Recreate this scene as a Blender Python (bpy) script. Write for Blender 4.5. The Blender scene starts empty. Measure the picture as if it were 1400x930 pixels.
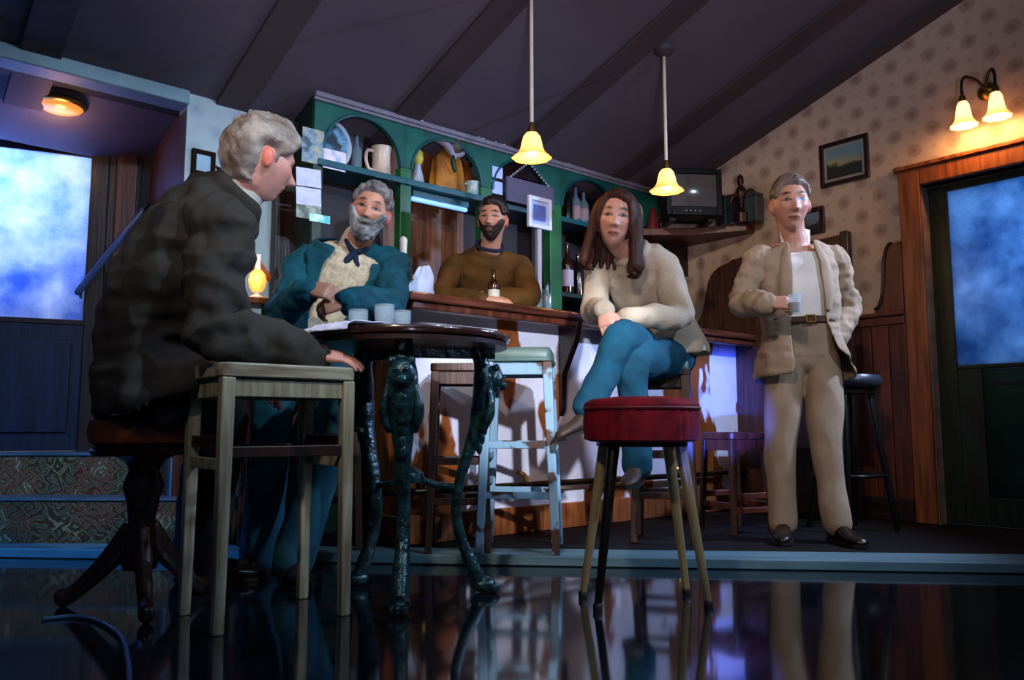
import bpy, bmesh, math, random
from mathutils import Vector, Matrix, noise
random.seed(7)
SC = bpy.context.scene
COL = SC.collection
F = 1100.0; HOR = 583.0; CY = 465.0; H = 0.57
TH = math.atan((HOR-CY)/F)
A = math.radians(40.2)
CA, SA = math.cos(A), math.sin(A)
PLAT = 0.04
V3 = Vector

# ---------- places: a pixel at a depth, and the room's own axes ----------
def P(px, py, Y):
    x = (px-700)/F; up = (CY-py)/F
    fy = math.cos(TH)-math.sin(TH)*up; fz = math.sin(TH)+math.cos(TH)*up
    t = Y/fy
    return V3((x*t, Y, H+fz*t))
def R(u, v, z): return V3((CA*u-SA*v, SA*u+CA*v, z))
def _ray(px, py):
    x = (px-700)/F; up = (CY-py)/F
    return V3((x, math.cos(TH)-math.sin(TH)*up, math.sin(TH)+math.cos(TH)*up))
def onV(px, py, v):
    d = _ray(px, py); t = v/(-SA*d.x+CA*d.y)
    return (CA*d.x+SA*d.y)*t, H+d.z*t
def onU(px, py, u):
    d = _ray(px, py); t = u/(CA*d.x+SA*d.y)
    return (-SA*d.x+CA*d.y)*t, H+d.z*t
def onZ(px, py, z):
    d = _ray(px, py); t = (z-H)/d.z
    return V3((d.x*t, d.y*t, z))
def ceil_z(v): return 3.518-0.332*v

# ---------- materials ----------
def hexc(h):
    h = h.lstrip('#'); c = [int(h[i:i+2], 16)/255 for i in (0, 2, 4)]
    return tuple((x/12.92 if x <= .04045 else ((x+.055)/1.055)**2.4) for x in c)+(1,)
def nd(nt, typ, **kw):
    n = nt.nodes.new(typ)
    for k, v in kw.items():
        if k.startswith('i_'):
            key = k[2:]
            n.inputs[int(key) if key.isdigit() else key].default_value = v
        else: setattr(n, k, v)
    return n
def newmat(name):
    m = bpy.data.materials.new(name); m.use_nodes = True
    nt = m.node_tree; b = nt.nodes['Principled BSDF']
    return m, nt, b
def mat(name, c, rough=.6, metal=0, c2=None, scale=8, bump=0, bscale=60, stretch=(1, 1, 1), spec=.5, emit=None, es=0, trans=0, ior=1.45, sheen=0, alpha=1, coat=0):
    m, nt, b = newmat(name)
    col = hexc(c) if isinstance(c, str) else c
    b.inputs['Base Color'].default_value = col
    b.inputs['Roughness'].default_value = rough; b.inputs['Metallic'].default_value = metal
    b.inputs['Specular IOR Level'].default_value = spec
    b.inputs['IOR'].default_value = ior
    b.inputs['Transmission Weight'].default_value = trans
    b.inputs['Sheen Weight'].default_value = sheen
    b.inputs['Coat Weight'].default_value = coat
    b.inputs['Alpha'].default_value = alpha
    if emit:
        b.inputs['Emission Color'].default_value = hexc(emit); b.inputs['Emission Strength'].default_value = es
    L = nt.links.new
    tc = nd(nt, 'ShaderNodeTexCoord'); mp = nd(nt, 'ShaderNodeMapping'); mp.inputs['Scale'].default_value = stretch
    L(tc.outputs['Object'], mp.inputs[0])
    n1 = nd(nt, 'ShaderNodeTexNoise', i_Scale=scale, i_Detail=4.0); L(mp.outputs[0], n1.inputs['Vector'])
    mx = nd(nt, 'ShaderNodeMix', data_type='RGBA')
    rp = nd(nt, 'ShaderNodeMapRange'); rp.inputs[1].default_value = .35; rp.inputs[2].default_value = .65
    L(n1.outputs[0], rp.inputs[0]); L(rp.outputs[0], mx.inputs[0])
    mx.inputs[6].default_value = col
    mx.inputs[7].default_value = (hexc(c2) if c2 else tuple(x*.78 for x in col[:3])+(1,))
    L(mx.outputs[2], b.inputs['Base Color'])
    if bump:
        n2 = nd(nt, 'ShaderNodeTexNoise', i_Scale=bscale, i_Detail=3.0); L(mp.outputs[0], n2.inputs['Vector'])
        bp = nd(nt, 'ShaderNodeBump', i_Strength=bump, i_Distance=.01); L(n2.outputs[0], bp.inputs['Height']); L(bp.outputs[0], b.inputs['Normal'])
    return m
def wood(name, c, c2, rough=.4, axis=2, scale=5, bump=.15, coat=0, spec=.5):
    st = [14, 14, 14]; st[axis] = 1.2
    return mat(name, c, rough, c2=c2, scale=scale*.5, stretch=st, bump=bump, bscale=scale*1.5, coat=coat, spec=spec)

# ---------- mesh builder ----------
def frame_of(d, ref=None):
    d = d.normalized()
    if ref is None or abs(d.dot(ref.normalized())) > .97: ref = V3((0, 0, 1)) if abs(d.z) < .9 else V3((1, 0, 0))
    s = (ref-d*ref.dot(d)).normalized()
    return s, d.cross(s)
def spline(pts, k=6, closed=False):
    pts = [V3(p) for p in pts]; n = len(pts); out = []
    for i in range(n if closed else n-1):
        if closed: p0, p1, p2, p3 = pts[i-1], pts[i], pts[(i+1) % n], pts[(i+2) % n]
        else: p0, p1, p2, p3 = pts[max(i-1, 0)], pts[i], pts[i+1], pts[min(i+2, n-1)]
        for j in range(k):
            t = j/k
            out.append(.5*((2*p1)+(p2-p0)*t+(2*p0-5*p1+4*p2-p3)*t*t+(3*p1-p0-3*p2+p3)*t**3))
    if not closed: out.append(pts[-1].copy())
    return out
def lerp(a, b, t): return a+(b-a)*t
def radspline(rs, k):
    out = []
    for i in range(len(rs)-1):
        for j in range(k):
            t = j/k; t = t*t*(3-2*t); out.append(lerp(rs[i], rs[i+1], t))
    out.append(rs[-1]); return out
class MB:
    def __init__(s): s.v = []; s.f = []; s.mi = []; s.m = 0
    def add(s, vs, fs, M=None):
        b = len(s.v)
        s.v += [(M @ V3(v)) if M else V3(v) for v in vs]
        for f in fs: s.f.append(tuple(b+i for i in f)); s.mi.append(s.m)
        return s
    def loft(s, rings, cap=True, close=True, loop=False):
        n = len(rings[0]); vs = [v for r in rings for v in r]; fs = []
        m = len(rings)
        for i in range(m if loop else m-1):
            for j in range(n if close else n-1):
                a = i*n+j; b_ = i*n+(j+1) % n; c = ((i+1) % m)*n+(j+1) % n; d = ((i+1) % m)*n+j
                fs.append((a, b_, c, d))
        if cap and not loop: fs.append(tuple(range(n))[::-1]); fs.append(tuple((m-1)*n+j for j in range(n)))
        return s.add(vs, fs)
    def tube(s, pts, rad, n=12, k=0, round_=True, ref=None, flat=1.0, closed=False):
        pts = [V3(p) for p in pts]
        if not isinstance(rad, (list, tuple)): rad = [rad]*len(pts)
        if k: pts, rad = spline(pts, k, closed), (radspline(list(rad)+([rad[0]] if closed else []), k))
        if closed: rad = rad[:len(pts)]
        m = len(pts); rings = []; prev = ref
        for i in range(m):
            if closed: d = pts[(i+1) % m]-pts[i-1]
            else: d = pts[min(i+1, m-1)]-pts[max(i-1, 0)]
            if d.length < 1e-9: d = V3((0, 0, 1))
            a, b = frame_of(d, prev); prev = a; dd = d.normalized()
            def ring(c, r): return [c+a*(r*math.cos(2*math.pi*j/n))+b*(r*flat*math.sin(2*math.pi*j/n)) for j in range(n)]
            if round_ and not closed and i == 0:
                for q in (80, 50, 25): rings.append(ring(pts[0]-dd*rad[0]*math.sin(math.radians(q))*min(1, flat), rad[0]*math.cos(math.radians(q))))
            rings.append(ring(pts[i], rad[i]))
            if round_ and not closed and i == m-1:
                for q in (25, 50, 80): rings.append(ring(pts[i]+dd*rad[i]*math.sin(math.radians(q))*min(1, flat), rad[i]*math.cos(math.radians(q))))
        return s.loft(rings, cap=not closed, loop=closed)
    def lathe(s, prof, n=24, c=(0, 0, 0), M=None, flute=0, nf=0):
        rings = []
        for r, z in prof:
            rings.append([V3((max(r, 1e-4)*(1+flute*math.cos(nf*2*math.pi*j/n))*math.cos(2*math.pi*j/n), max(r, 1e-4)*(1+flute*math.cos(nf*2*math.pi*j/n))*math.sin(2*math.pi*j/n), z))+V3(c) for j in range(n)])
        if M: rings = [[M @ p for p in r] for r in rings]
        return s.loft(rings)
    def ell(s, c, r, ax=None, n=20, m=12):
        c = V3(c); vs = []; fs = []
        ax = ax or (V3((1, 0, 0)), V3((0, 1, 0)), V3((0, 0, 1)))
        rings = []
        for i in range(m+1):
            t = math.pi*(i+.02)/(m+.04) if 0 < i < m else (0.02 if i == 0 else math.pi-.02)
            rings.append([c+ax[0]*(r[0]*math.sin(t)*math.cos(2*math.pi*j/n))+ax[1]*(r[1]*math.sin(t)*math.sin(2*math.pi*j/n))+ax[2]*(-r[2]*math.cos(t)) for j in range(n)])
        return s.loft(rings)
    def box(s, c, d, M=None):
        c = V3(c); x, y, z = d[0]/2, d[1]/2, d[2]/2
        vs = [c+V3(p) for p in ((-x, -y, -z), (x, -y, -z), (x, y, -z), (-x, y, -z), (-x, -y, z), (x, -y, z), (x, y, z), (-x, y, z))]
        return s.add(vs, [(3, 2, 1, 0), (4, 5, 6, 7), (0, 1, 5, 4), (1, 2, 6, 5), (2, 3, 7, 6), (3, 0, 4, 7)], M)
    def span(s, lo, hi, M=None): return s.box([(lo[i]+hi[i])/2 for i in range(3)], [hi[i]-lo[i] for i in range(3)], M)
    def beam(s, a, b, w, t, ref=None, w2=None, t2=None):
        a, b = V3(a), V3(b); p, q = frame_of(b-a, ref or V3((0, 0, 1)))
        w2 = w2 or w; t2 = t2 or t
        r1 = [a+p*(i*w/2)+q*(j*t/2) for i, j in ((-1, -1), (1, -1), (1, 1), (-1, 1))]
        r2 = [b+p*(i*w2/2)+q*(j*t2/2) for i, j in ((-1, -1), (1, -1), (1, 1), (-1, 1))]
        return s.loft([r1, r2])
    def prism(s, pts, fn, d0, d1):
        n = len(pts)
        vs = [fn(p[0], p[1], d0) for p in pts]+[fn(p[0], p[1], d1) for p in pts]
        fs = [tuple(range(n)), tuple(range(2*n-1, n-1, -1))]+[(i, i+n, (i+1) % n+n, (i+1) % n) for i in range(n)]
        return s.add(vs, fs)
    def mesh(s, name):
        me = bpy.data.meshes.new(name); me.from_pydata([tuple(v) for v in s.v], [], s.f)
        for i, p in enumerate(me.polygons): p.material_index = s.mi[i]
        bm = bmesh.new(); bm.from_mesh(me); bmesh.ops.recalc_face_normals(bm, faces=bm.faces)
        bm.to_mesh(me); bm.free(); me.update(); return me
def link(name, me, mats, parent=None, loc=None, rz=0):
    o = bpy.data.objects.new(name, me); COL.objects.link(o)
    if mats is not None:
        for m in (mats if isinstance(mats, (list, tuple)) else [mats]): me.materials.append(m)
    if parent: o.parent = parent
    if loc is not None: o.location = loc
    if rz: o.rotation_euler = (0, 0, rz)
    return o
def smooth(me, ang=40):
    me.polygons.foreach_set('use_smooth', [True]*len(me.polygons))
    try: me.set_sharp_from_angle(angle=math.radians(ang))
    except Exception: pass
def build(name, mb, m, parent=None, loc=None, rz=0, bev=0, seg=2, sm=True, ang=40, sub=0, rel=False):
    """rel: the builder holds world coordinates, the parent sits unrotated at its location"""
    if rel and parent:
        off = parent.location
        for i in range(len(mb.v)): mb.v[i] = mb.v[i]-off
    me = mb.mesh(name)
    if sm: smooth(me, ang)
    o = link(name, me, m, parent, loc, rz)
    if bev:
        b = o.modifiers.new('bevel', 'BEVEL'); b.width = bev; b.segments = seg; b.limit_method = 'ANGLE'; b.angle_limit = math.radians(38); b.harden_normals = sm
    if sub:
        b = o.modifiers.new('sub', 'SUBSURF'); b.levels = sub; b.render_levels = sub
    return o
def tag(o, label=None, cat=None, group=None, kind=None):
    for k, v in (('label', label), ('category', cat), ('group', group), ('kind', kind)):
        if v: o[k] = v
    return o
def thing(name, label, cat, loc=(0, 0, 0), rz=0, group=None):
    o = bpy.data.objects.new(name, None); COL.objects.link(o); o.empty_display_size = .1
    o.location = loc; o.rotation_euler = (0, 0, rz)
    return tag(o, label, cat, group)
def copy_tree(o, loc, rz=0, label=None, scale=None, mats=None):
    def rec(x, par):
        c = x.copy(); COL.objects.link(c)
        if par: c.parent = par
        for ch in list(x.children): rec(ch, c)
        return c
    r = rec(o, None); r.location = loc; r.rotation_euler = (0, 0, rz)
    if scale: r.scale = scale
    if label: r['label'] = label
    return r
def struct(name, mb, m, loc=None, rz=0, **kw):
    return tag(build(name, mb, m, None, loc, rz, **kw), kind='structure')
def remesh(mb, vox, it=4, fac=.5):
    me = mb.mesh('tmp'); o = bpy.data.objects.new('tmp', me); COL.objects.link(o)
    r = o.modifiers.new('r', 'REMESH'); r.mode = 'VOXEL'; r.voxel_size = vox
    if it:
        q = o.modifiers.new('s', 'SMOOTH'); q.iterations = it; q.factor = fac
    dg = bpy.context.evaluated_depsgraph_get(); dg.update()
    out = bpy.data.meshes.new_from_object(o.evaluated_get(dg))
    bpy.data.objects.remove(o); bpy.data.meshes.remove(me)
    return out
def point(name, loc, col, power, rad=.03):
    l = bpy.data.lights.new(name, 'POINT'); l.color = col; l.energy = power; l.shadow_soft_size = rad
    o = bpy.data.objects.new(name, l); COL.objects.link(o); o.location = loc; return o
# ================= materials of the place =================
M = {}
M['ceil'] = mat('ceiling_boards', '#5c5560', .65, c2='#504a57', scale=1.2, bump=.1, bscale=30)
M['beam'] = mat('beam_boards', '#463c42', .65, c2='#3c3439', scale=2, stretch=(1, .3, 1))
M['black'] = mat('black_paint', '#0b0b0f', .5)
M['dark_wood'] = wood('dark_wood', '#2a1612', '#170b0a', .35)
M['red_wood'] = wood('red_brown_wood', '#5a2a1c', '#35160f', .4)
M['orange_wood'] = wood('orange_wood', '#8a4f2a', '#5f3019', .4)
M['pale_wood'] = wood('worn_pale_wood', '#8f8672', '#5d5446', .45, scale=6)
M['green'] = mat('green_gloss_paint', '#0c5c50', .35, c2='#09443c', scale=6)
M['teal'] = mat('teal_gloss_paint', '#0d5560', .35, c2='#0a3d48', scale=6)
M['dkgreen'] = mat('dark_green_paint', '#0b2a1f', .45)
M['brass'] = mat('brass', '#a07a3a', .3, 1)
M['cream'] = mat('cream_plastic', '#d9d2c2', .5)
M['white'] = mat('white_china', '#d8dbe0', .3)
M['paper'] = mat('paper', '#c4cbe0', .8, c2='#aab4d0', scale=20)
M['glass'] = mat('clear_glass', '#dfe9ef', .05, trans=1, ior=1.45)
M['cord'] = mat('pale_cord', '#b9a9a0', .6)

def floor_mat():
    m, nt, b = newmat('black_gloss_floor'); L = nt.links.new
    b.inputs['Base Color'].default_value = (.004, .006, .011, 1)
    b.inputs['Roughness'].default_value = .045; b.inputs['Specular IOR Level'].default_value = .9
    b.inputs['IOR'].default_value = 1.9
    tc = nd(nt, 'ShaderNodeTexCoord'); n = nd(nt, 'ShaderNodeTexNoise', i_Scale=3.0, i_Detail=5.0); L(tc.outputs['Object'], n.inputs['Vector'])
    r = nd(nt, 'ShaderNodeMapRange'); r.inputs[3].default_value = .03; r.inputs[4].default_value = .13
    L(n.outputs[0], r.inputs[0]); L(r.outputs[0], b.inputs['Roughness'])
    n2 = nd(nt, 'ShaderNodeTexNoise', i_Scale=2.5, i_Detail=1.0); L(tc.outputs['Object'], n2.inputs['Vector'])
    bp = nd(nt, 'ShaderNodeBump', i_Strength=.05, i_Distance=.02); L(n2.outputs[0], bp.inputs['Height']); L(bp.outputs[0], b.inputs['Normal'])
    return m
def wallpaper(name, base, spot, spot2):
    m, nt, b = newmat(name); L = nt.links.new
    b.inputs['Roughness'].default_value = .75
    tc = nd(nt, 'ShaderNodeTexCoord'); sx = nd(nt, 'ShaderNodeSeparateXYZ'); L(tc.outputs['Object'], sx.inputs[0])
    cb = nd(nt, 'ShaderNodeCombineXYZ'); L(sx.outputs[0], cb.inputs[0]); L(sx.outputs[2], cb.inputs[1])
    def lattice(scale, off, r0, r1, petals):
        mp = nd(nt, 'ShaderNodeMapping'); mp.inputs['Rotation'].default_value = (0, 0, math.radians(45)); mp.inputs['Scale'].default_value = (scale, scale, 1)
        mp.inputs['Location'].default_value = (off, off, 0)
        L(cb.outputs[0], mp.inputs[0])
        nz = nd(nt, 'ShaderNodeTexNoise', i_Scale=3.0, i_Detail=2.0); L(mp.outputs[0], nz.inputs['Vector'])
        v = nd(nt, 'ShaderNodeTexVoronoi', i_Scale=1.0, i_Randomness=0.0); v.voronoi_dimensions = '2D'; L(mp.outputs[0], v.inputs['Vector'])
        ad = nd(nt, 'ShaderNodeMath', operation='MULTIPLY_ADD'); ad.inputs[1].default_value = petals; L(nz.outputs[0], ad.inputs[0]); L(v.outputs['Distance'], ad.inputs[2])
        r = nd(nt, 'ShaderNodeMapRange', interpolation_type='SMOOTHSTEP'); r.inputs[1].default_value = r0+petals*.5; r.inputs[2].default_value = r1+petals*.5
        r.inputs[3].default_value = 1; r.inputs[4].default_value = 0
        L(ad.outputs[0], r.inputs[0]); return r.outputs[0]
    a = lattice(6.6, 0, .20, .34, .16); c = lattice(6.6, 0, .05, .16, .1); d = lattice(6.6, .5, .05, .12, .08)
    n = nd(nt, 'ShaderNodeTexNoise', i_Scale=14.0, i_Detail=3.0); L(tc.outputs['Object'], n.inputs['Vector'])
    m0 = nd(nt, 'ShaderNodeMix', data_type='RGBA'); m0.inputs[6].default_value = hexc(base); m0.inputs[7].default_value = tuple(x*.82 for x in hexc(base)[:3])+(1,); L(n.outputs[0], m0.inputs[0])
    cur = m0.outputs[2]
    for fac, col, amt in ((a, spot, .42), (c, spot2, .35), (d, spot, .25)):
        k = nd(nt, 'ShaderNodeMath', operation='MULTIPLY'); k.inputs[1].default_value = amt; L(fac, k.inputs[0])
        mx = nd(nt, 'ShaderNodeMix', data_type='RGBA'); L(k.outputs[0], mx.inputs[0]); L(cur, mx.inputs[6]); mx.inputs[7].default_value = hexc(col); cur = mx.outputs[2]
    L(cur, b.inputs['Base Color']); return m
def carpet(name):
    m, nt, b = newmat(name); L = nt.links.new
    b.inputs['Roughness'].default_value = .9; b.inputs['Specular IOR Level'].default_value = .15
    tc = nd(nt, 'ShaderNodeTexCoord')
    nw = nd(nt, 'ShaderNodeTexNoise', i_Scale=9.0, i_Detail=3.0); L(tc.outputs['Object'], nw.inputs['Vector'])
    va = nd(nt, 'ShaderNodeVectorMath', operation='MULTIPLY_ADD'); va.inputs[1].default_value = (.10, .10, .10); L(nw.outputs['Color'], va.inputs[0]); L(tc.outputs['Object'], va.inputs[2])
    v = nd(nt, 'ShaderNodeTexVoronoi', i_Scale=11.0); v.distance = 'MANHATTAN'; L(va.outputs[0], v.inputs['Vector'])
    w = nd(nt, 'ShaderNodeMath', operation='SINE'); k = nd(nt, 'ShaderNodeMath', operation='MULTIPLY'); k.inputs[1].default_value = 16; L(v.outputs['Distance'], k.inputs[0]); L(k.outputs[0], w.inputs[0])
    n = nd(nt, 'ShaderNodeTexNoise', i_Scale=6.0, i_Detail=5.0); L(tc.outputs['Object'], n.inputs['Vector'])
    ad = nd(nt, 'ShaderNodeMath', operation='MULTIPLY_ADD'); ad.inputs[1].default_value = .22; L(w.outputs[0], ad.inputs[0]); L(n.outputs[0], ad.inputs[2])
    cr = nd(nt, 'ShaderNodeValToRGB'); e = cr.color_ramp; e.interpolation = 'CONSTANT'
    cols = [(0, '#2c2a1c'), (.3, '#5a2318'), (.42, '#4a4a2c'), (.52, '#7a6a48'), (.6, '#33382a'), (.7, '#6e3422'), (.8, '#8a8468')]
    e.elements[0].color = hexc(cols[0][1]); e.elements[1].position = .3; e.elements[1].color = hexc(cols[1][1])
    for p, c in cols[2:]:
        q = e.elements.new(p); q.color = hexc(c)
    L(ad.outputs[0], cr.inputs[0]); L(cr.outputs[0], b.inputs['Base Color'])
    return m
def worn_or_lit_paint(name, paint, paint2, woodc, woodc2, scale=1.6, lo=.5, hi=.56, metal=0, rough=.35, seed=(0, 0, 0), pst=(1, 1, 1)):
    m, nt, b = newmat(name); L = nt.links.new
    b.inputs['Roughness'].default_value = rough
    tc = nd(nt, 'ShaderNodeTexCoord'); mp = nd(nt, 'ShaderNodeMapping'); mp.inputs['Location'].default_value = seed; mp.inputs['Scale'].default_value = pst; L(tc.outputs['Object'], mp.inputs[0])
    n = nd(nt, 'ShaderNodeTexNoise', i_Scale=scale, i_Detail=4.0); L(mp.outputs[0], n.inputs['Vector'])
    r = nd(nt, 'ShaderNodeMapRange'); r.inputs[1].default_value = lo; r.inputs[2].default_value = hi; L(n.outputs[0], r.inputs[0])
    mp2 = nd(nt, 'ShaderNodeMapping'); mp2.inputs['Scale'].default_value = (14, 14, 1.2); L(tc.outputs['Object'], mp2.inputs[0])
    n2 = nd(nt, 'ShaderNodeTexNoise', i_Scale=3.0, i_Detail=4.0); L(mp2.outputs[0], n2.inputs['Vector'])
    w = nd(nt, 'ShaderNodeMix', data_type='RGBA'); w.inputs[6].default_value = hexc(woodc); w.inputs[7].default_value = hexc(woodc2); L(n2.outputs[0], w.inputs[0])
    n3 = nd(nt, 'ShaderNodeTexNoise', i_Scale=9.0, i_Detail=5.0); L(tc.outputs['Object'], n3.inputs['Vector'])
    p = nd(nt, 'ShaderNodeMix', data_type='RGBA'); p.inputs[6].default_value = hexc(paint); p.inputs[7].default_value = hexc(paint2); L(n3.outputs[0], p.inputs[0])
    mx = nd(nt, 'ShaderNodeMix', data_type='RGBA'); L(r.outputs[0], mx.inputs[0]); L(p.outputs[2], mx.inputs[6]); L(w.outputs[2], mx.inputs[7])
    L(mx.outputs[2], b.inputs['Base Color'])
    bp = nd(nt, 'ShaderNodeBump', i_Strength=.2, i_Distance=.01); L(n2.outputs[0], bp.inputs['Height']); L(bp.outputs[0], b.inputs['Normal'])
    return m
def frosted(name, c1, c2, seed=(0, 0, 0), scale=2.2):
    """frosted pane that lets the light from outside through"""
    m, nt, b = newmat(name); L = nt.links.new
    tc = nd(nt, 'ShaderNodeTexCoord'); mp = nd(nt, 'ShaderNodeMapping'); mp.inputs['Location'].default_value = seed; L(tc.outputs['Object'], mp.inputs[0])
    n = nd(nt, 'ShaderNodeTexNoise', i_Scale=scale, i_Detail=7.0, i_Roughness=.7); L(mp.outputs[0], n.inputs['Vector'])
    r = nd(nt, 'ShaderNodeMapRange'); r.inputs[1].default_value = .38; r.inputs[2].default_value = .62; L(n.outputs[0], r.inputs[0])
    mx = nd(nt, 'ShaderNodeMix', data_type='RGBA'); mx.inputs[6].default_value = hexc(c1); mx.inputs[7].default_value = hexc(c2); L(r.outputs[0], mx.inputs[0])
    t = nd(nt, 'ShaderNodeBsdfTranslucent'); L(mx.outputs[2], t.inputs['Color'])
    g = nd(nt, 'ShaderNodeBsdfGlossy', i_Roughness=.25); g.inputs['Color'].default_value = (.5, .6, .8, 1)
    ms = nd(nt, 'ShaderNodeMixShader'); ms.inputs[0].default_value = .05; L(t.outputs[0], ms.inputs[1]); L(g.outputs[0], ms.inputs[2])
    L(ms.outputs[0], nt.nodes['Material Output'].inputs['Surface']); return m
M['floor'] = floor_mat()
M['paper_warm'] = wallpaper('floral_wallpaper', '#b5a08c', '#6d4c42', '#553a3a')
M['paper_blue_lit'] = wallpaper('floral_wallpaper_blue_lit', '#9fb0b8', '#7f90a4', '#69788f')  # bluish copy of the floral wallpaper; the tint stands for cool light
M['carpet'] = carpet('patterned_carpet')
M['bar_front'] = worn_or_lit_paint('bar_light_and_shade', '#d6d4e2', '#b4b6cc', '#8a4c22', '#5a2e14', 1.5, .51, .53, rough=.3, seed=(0.1, 0.6, 0.9), pst=(2.0, 2.0, .9))  # white areas stand for light on the bar front, brown for shade
M['blue_stool'] = worn_or_lit_paint('worn_blue_paint', '#7fa0b4', '#6a8ca4', '#4a2e22', '#2d1b16', 7, .56, .6, rough=.45)
M['edge'] = mat('stage_edge_paint', '#5c7c86', .6, c2='#466570', scale=3, stretch=(.5, 6, 6))
M['plat'] = mat('stage_boards', '#0c0a0b', .7, c2='#070607', scale=2, spec=.2)

# ================= the setting =================
mb = MB(); mb.span((-6, -2.5, -.1), (7, 9, 0)); struct('floor', mb, M['floor'])
# platform of the stage: matt boards with a pale painted nosing strip
fl, fr = V3((-5.2, 3.88, 0)), V3((4.8, 2.95, 0))
n_ = V3((.093, 1, 0)).normalized()
mb = MB(); mb.prism([(fl.x, fl.y), (fr.x, fr.y), (fr.x+1, 8.6), (-5.2, 8.6)], lambda a, b, d: V3((a, b, d)), .001, PLAT-.002)
struct('floor_platform', mb, M['plat'])
mb = MB(); mb.prism([(fl.x, fl.y-.02), (fr.x, fr.y-.02), (fr.x, fr.y+.26), (fl.x, fl.y+.10)], lambda a, b, d: V3((a, b, d)), .002, PLAT+.002)
struct('trim_stage_edge', mb, M['edge'], bev=.006)

def roombox(name, m, lo, hi, **kw):
    """axis box in the room's own frame, object origin at the room origin"""
    mb = MB(); mb.span(lo, hi); return struct(name, mb, m, (0, 0, 0), A, **kw)
UR = 4.65          # right wall
VW = 3.95          # back wall
VG = 3.70          # face of the bar shelving
# ceiling, sloping down to the back
def slab(mb, u0, u1, v0, v1, t0, t1):
    mb.add([V3((u, v, ceil_z(v)+t)) for t in (t0, t1) for u, v in ((u0, v0), (u1, v0), (u1, v1), (u0, v1))],
           [(0, 3, 2, 1), (4, 5, 6, 7), (0, 1, 5, 4), (1, 2, 6, 5), (2, 3, 7, 6), (3, 0, 4, 7)])
mb = MB(); slab(mb, -2.2, UR+.12, 1.35, 4.6, 0, .1); struct('ceiling', mb, M['ceil'], None, A)
for i, uc in enumerate((-.28, .60, 1.465, 2.345, 3.20, 4.07)):
    mb = MB(); slab(mb, uc-.083, uc+.083, 1.35, 4.3, -.022, .01)
    struct('trim_%d' % (i+1), mb, M['beam'], None, A, bev=.006)
mb = MB(); slab(mb, UR-.10, UR, 1.35, 4.3, -.06, .01); struct('trim_7', mb, M['beam'], None, A)

# right wall (gable), with the door opening
DV0, DV1, DTOP = .72, 1.90, 1.93
def wallface(mb, pts, u0, u1): mb.prism(pts, lambda a, b, d: V3((d, a, b)), u0, u1)
class Loc: pass
def wall_local(name, m, polys, uplane, thick, face):
    """a wall whose local X runs along it: polygons of (along, z)"""
    mb = MB()
    for pts in polys: mb.prism(pts, lambda a, b, d: V3((a, d, b)), 0, thick)
    if face == 'U': o = struct(name, mb, m, R(uplane, 0, 0), A+math.pi/2)
    else: o = struct(name, mb, m, R(0, uplane, 0), A)
    return o
# right wall: local x = v, local y = -u
wall_local('wall_right', M['paper_warm'], [
    [(DV1, 0), (4.6, 0), (4.6, ceil_z(4.6)+.02), (DV1, ceil_z(DV1)+.02)],
    [(DV0, DTOP), (DV1, DTOP), (DV1, ceil_z(DV1)+.02), (DV0, ceil_z(DV0)+.02)],
    [(.2, 0), (DV0, 0), (DV0, ceil_z(DV0)+.02), (.2, ceil_z(.2)+.02)]], UR, -.12, 'U')
# back wall: local x = u, local y = v ; alcove opening to the left of u=1.24
wall_local('wall_back', M['paper_blue_lit'], [[(1.244, 0), (UR+.1, 0), (UR+.1, ceil_z(VW)+.02), (1.244, ceil_z(VW)+.02)]], VW, .12, 'V')
mb = MB(); mb.span((-1.6, VW-.03, 2.140), (1.246, VW+.10, 2.212)); M['lintel'] = mat('pale_lintel_paint', '#6f8c98', .6, c2='#55707e', scale=4)
struct('trim_8', mb, M['lintel'], None, A, bev=.008)
# jamb of the alcove
mb = MB(); mb.span((1.244, VW+.005, 0), (1.32, 4.55, 2.125)); struct('trim_9', mb, wood('jamb_wood', '#5a3a2a', '#3a2218', .5), None, A)
# alcove soffit and door wall: a canted wall, from the jamb away to the left
JB = P(203, 500, 4.28); JB.z = 0
Wd = V3((-.909, -.417, 0)).normalized()          # along the door wall, to the left
Wn = V3((-.417, .909, 0)).normalized()           # into the wall
mb = MB(); a0 = R(-1.6, VW+.08, 0); a1 = R(1.25, VW+.08, 0); b0 = JB+Wd*2.6+Wn*.2; b1 = JB+Wn*.2
mb.prism([(a0.x, a0.y), (a1.x, a1.y), (b1.x, b1.y), (b0.x, b0.y)], lambda a, b, d: V3((a, b, d)), 2.145, 2.2)
struct('ceiling_alcove', mb, mat('dark_soffit', '#1e1b19', .85))
wa = math.atan2(Wd.y, Wd.x)                      # door wall frame: x along Wd, y out of the wall is -Wn...
# local frame of door wall: x = Wd, y = into the room (clockwise), z up
def DW(mb_name, mb, m, **kw): return build(mb_name, mb, m, None, JB, wa, **kw)
# with x=Wd (pointing left), local y = z×x points towards the camera? z x Wd = (.417,-.909) -> yes, to the camera
DX0, DX1, DTH, DB = .42, 1.46, 2.0, .438         # door leaf along x, top, threshold
mb = MB(); mb.span((-.05, -.12, 0), (DX0-.1, 0, 2.14)); mb.span((DX1+.1, -.12, 0), (3, 0, 2.14)); mb.span((DX0-.1, -.12, 2.06), (DX1+.1, 0, 2.14)); mb.span((DX0-.1, -.12, 0), (DX1+.1, 0, DB))
for i in range(4): mb.span((.0+i*.08, 0, DB), (.072+i*.08, .012, 2.1))
tag(DW('wall_left', mb, M['dark_wood']), kind='structure')
def onW(px, py):
    d = _ray(px, py); t = (JB.x*Wn.x+JB.y*Wn.y)/(d.x*Wn.x+d.y*Wn.y); p = d*t
    return (p.x-JB.x)*Wd.x+(p.y-JB.y)*Wd.y, H+p.z
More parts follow.
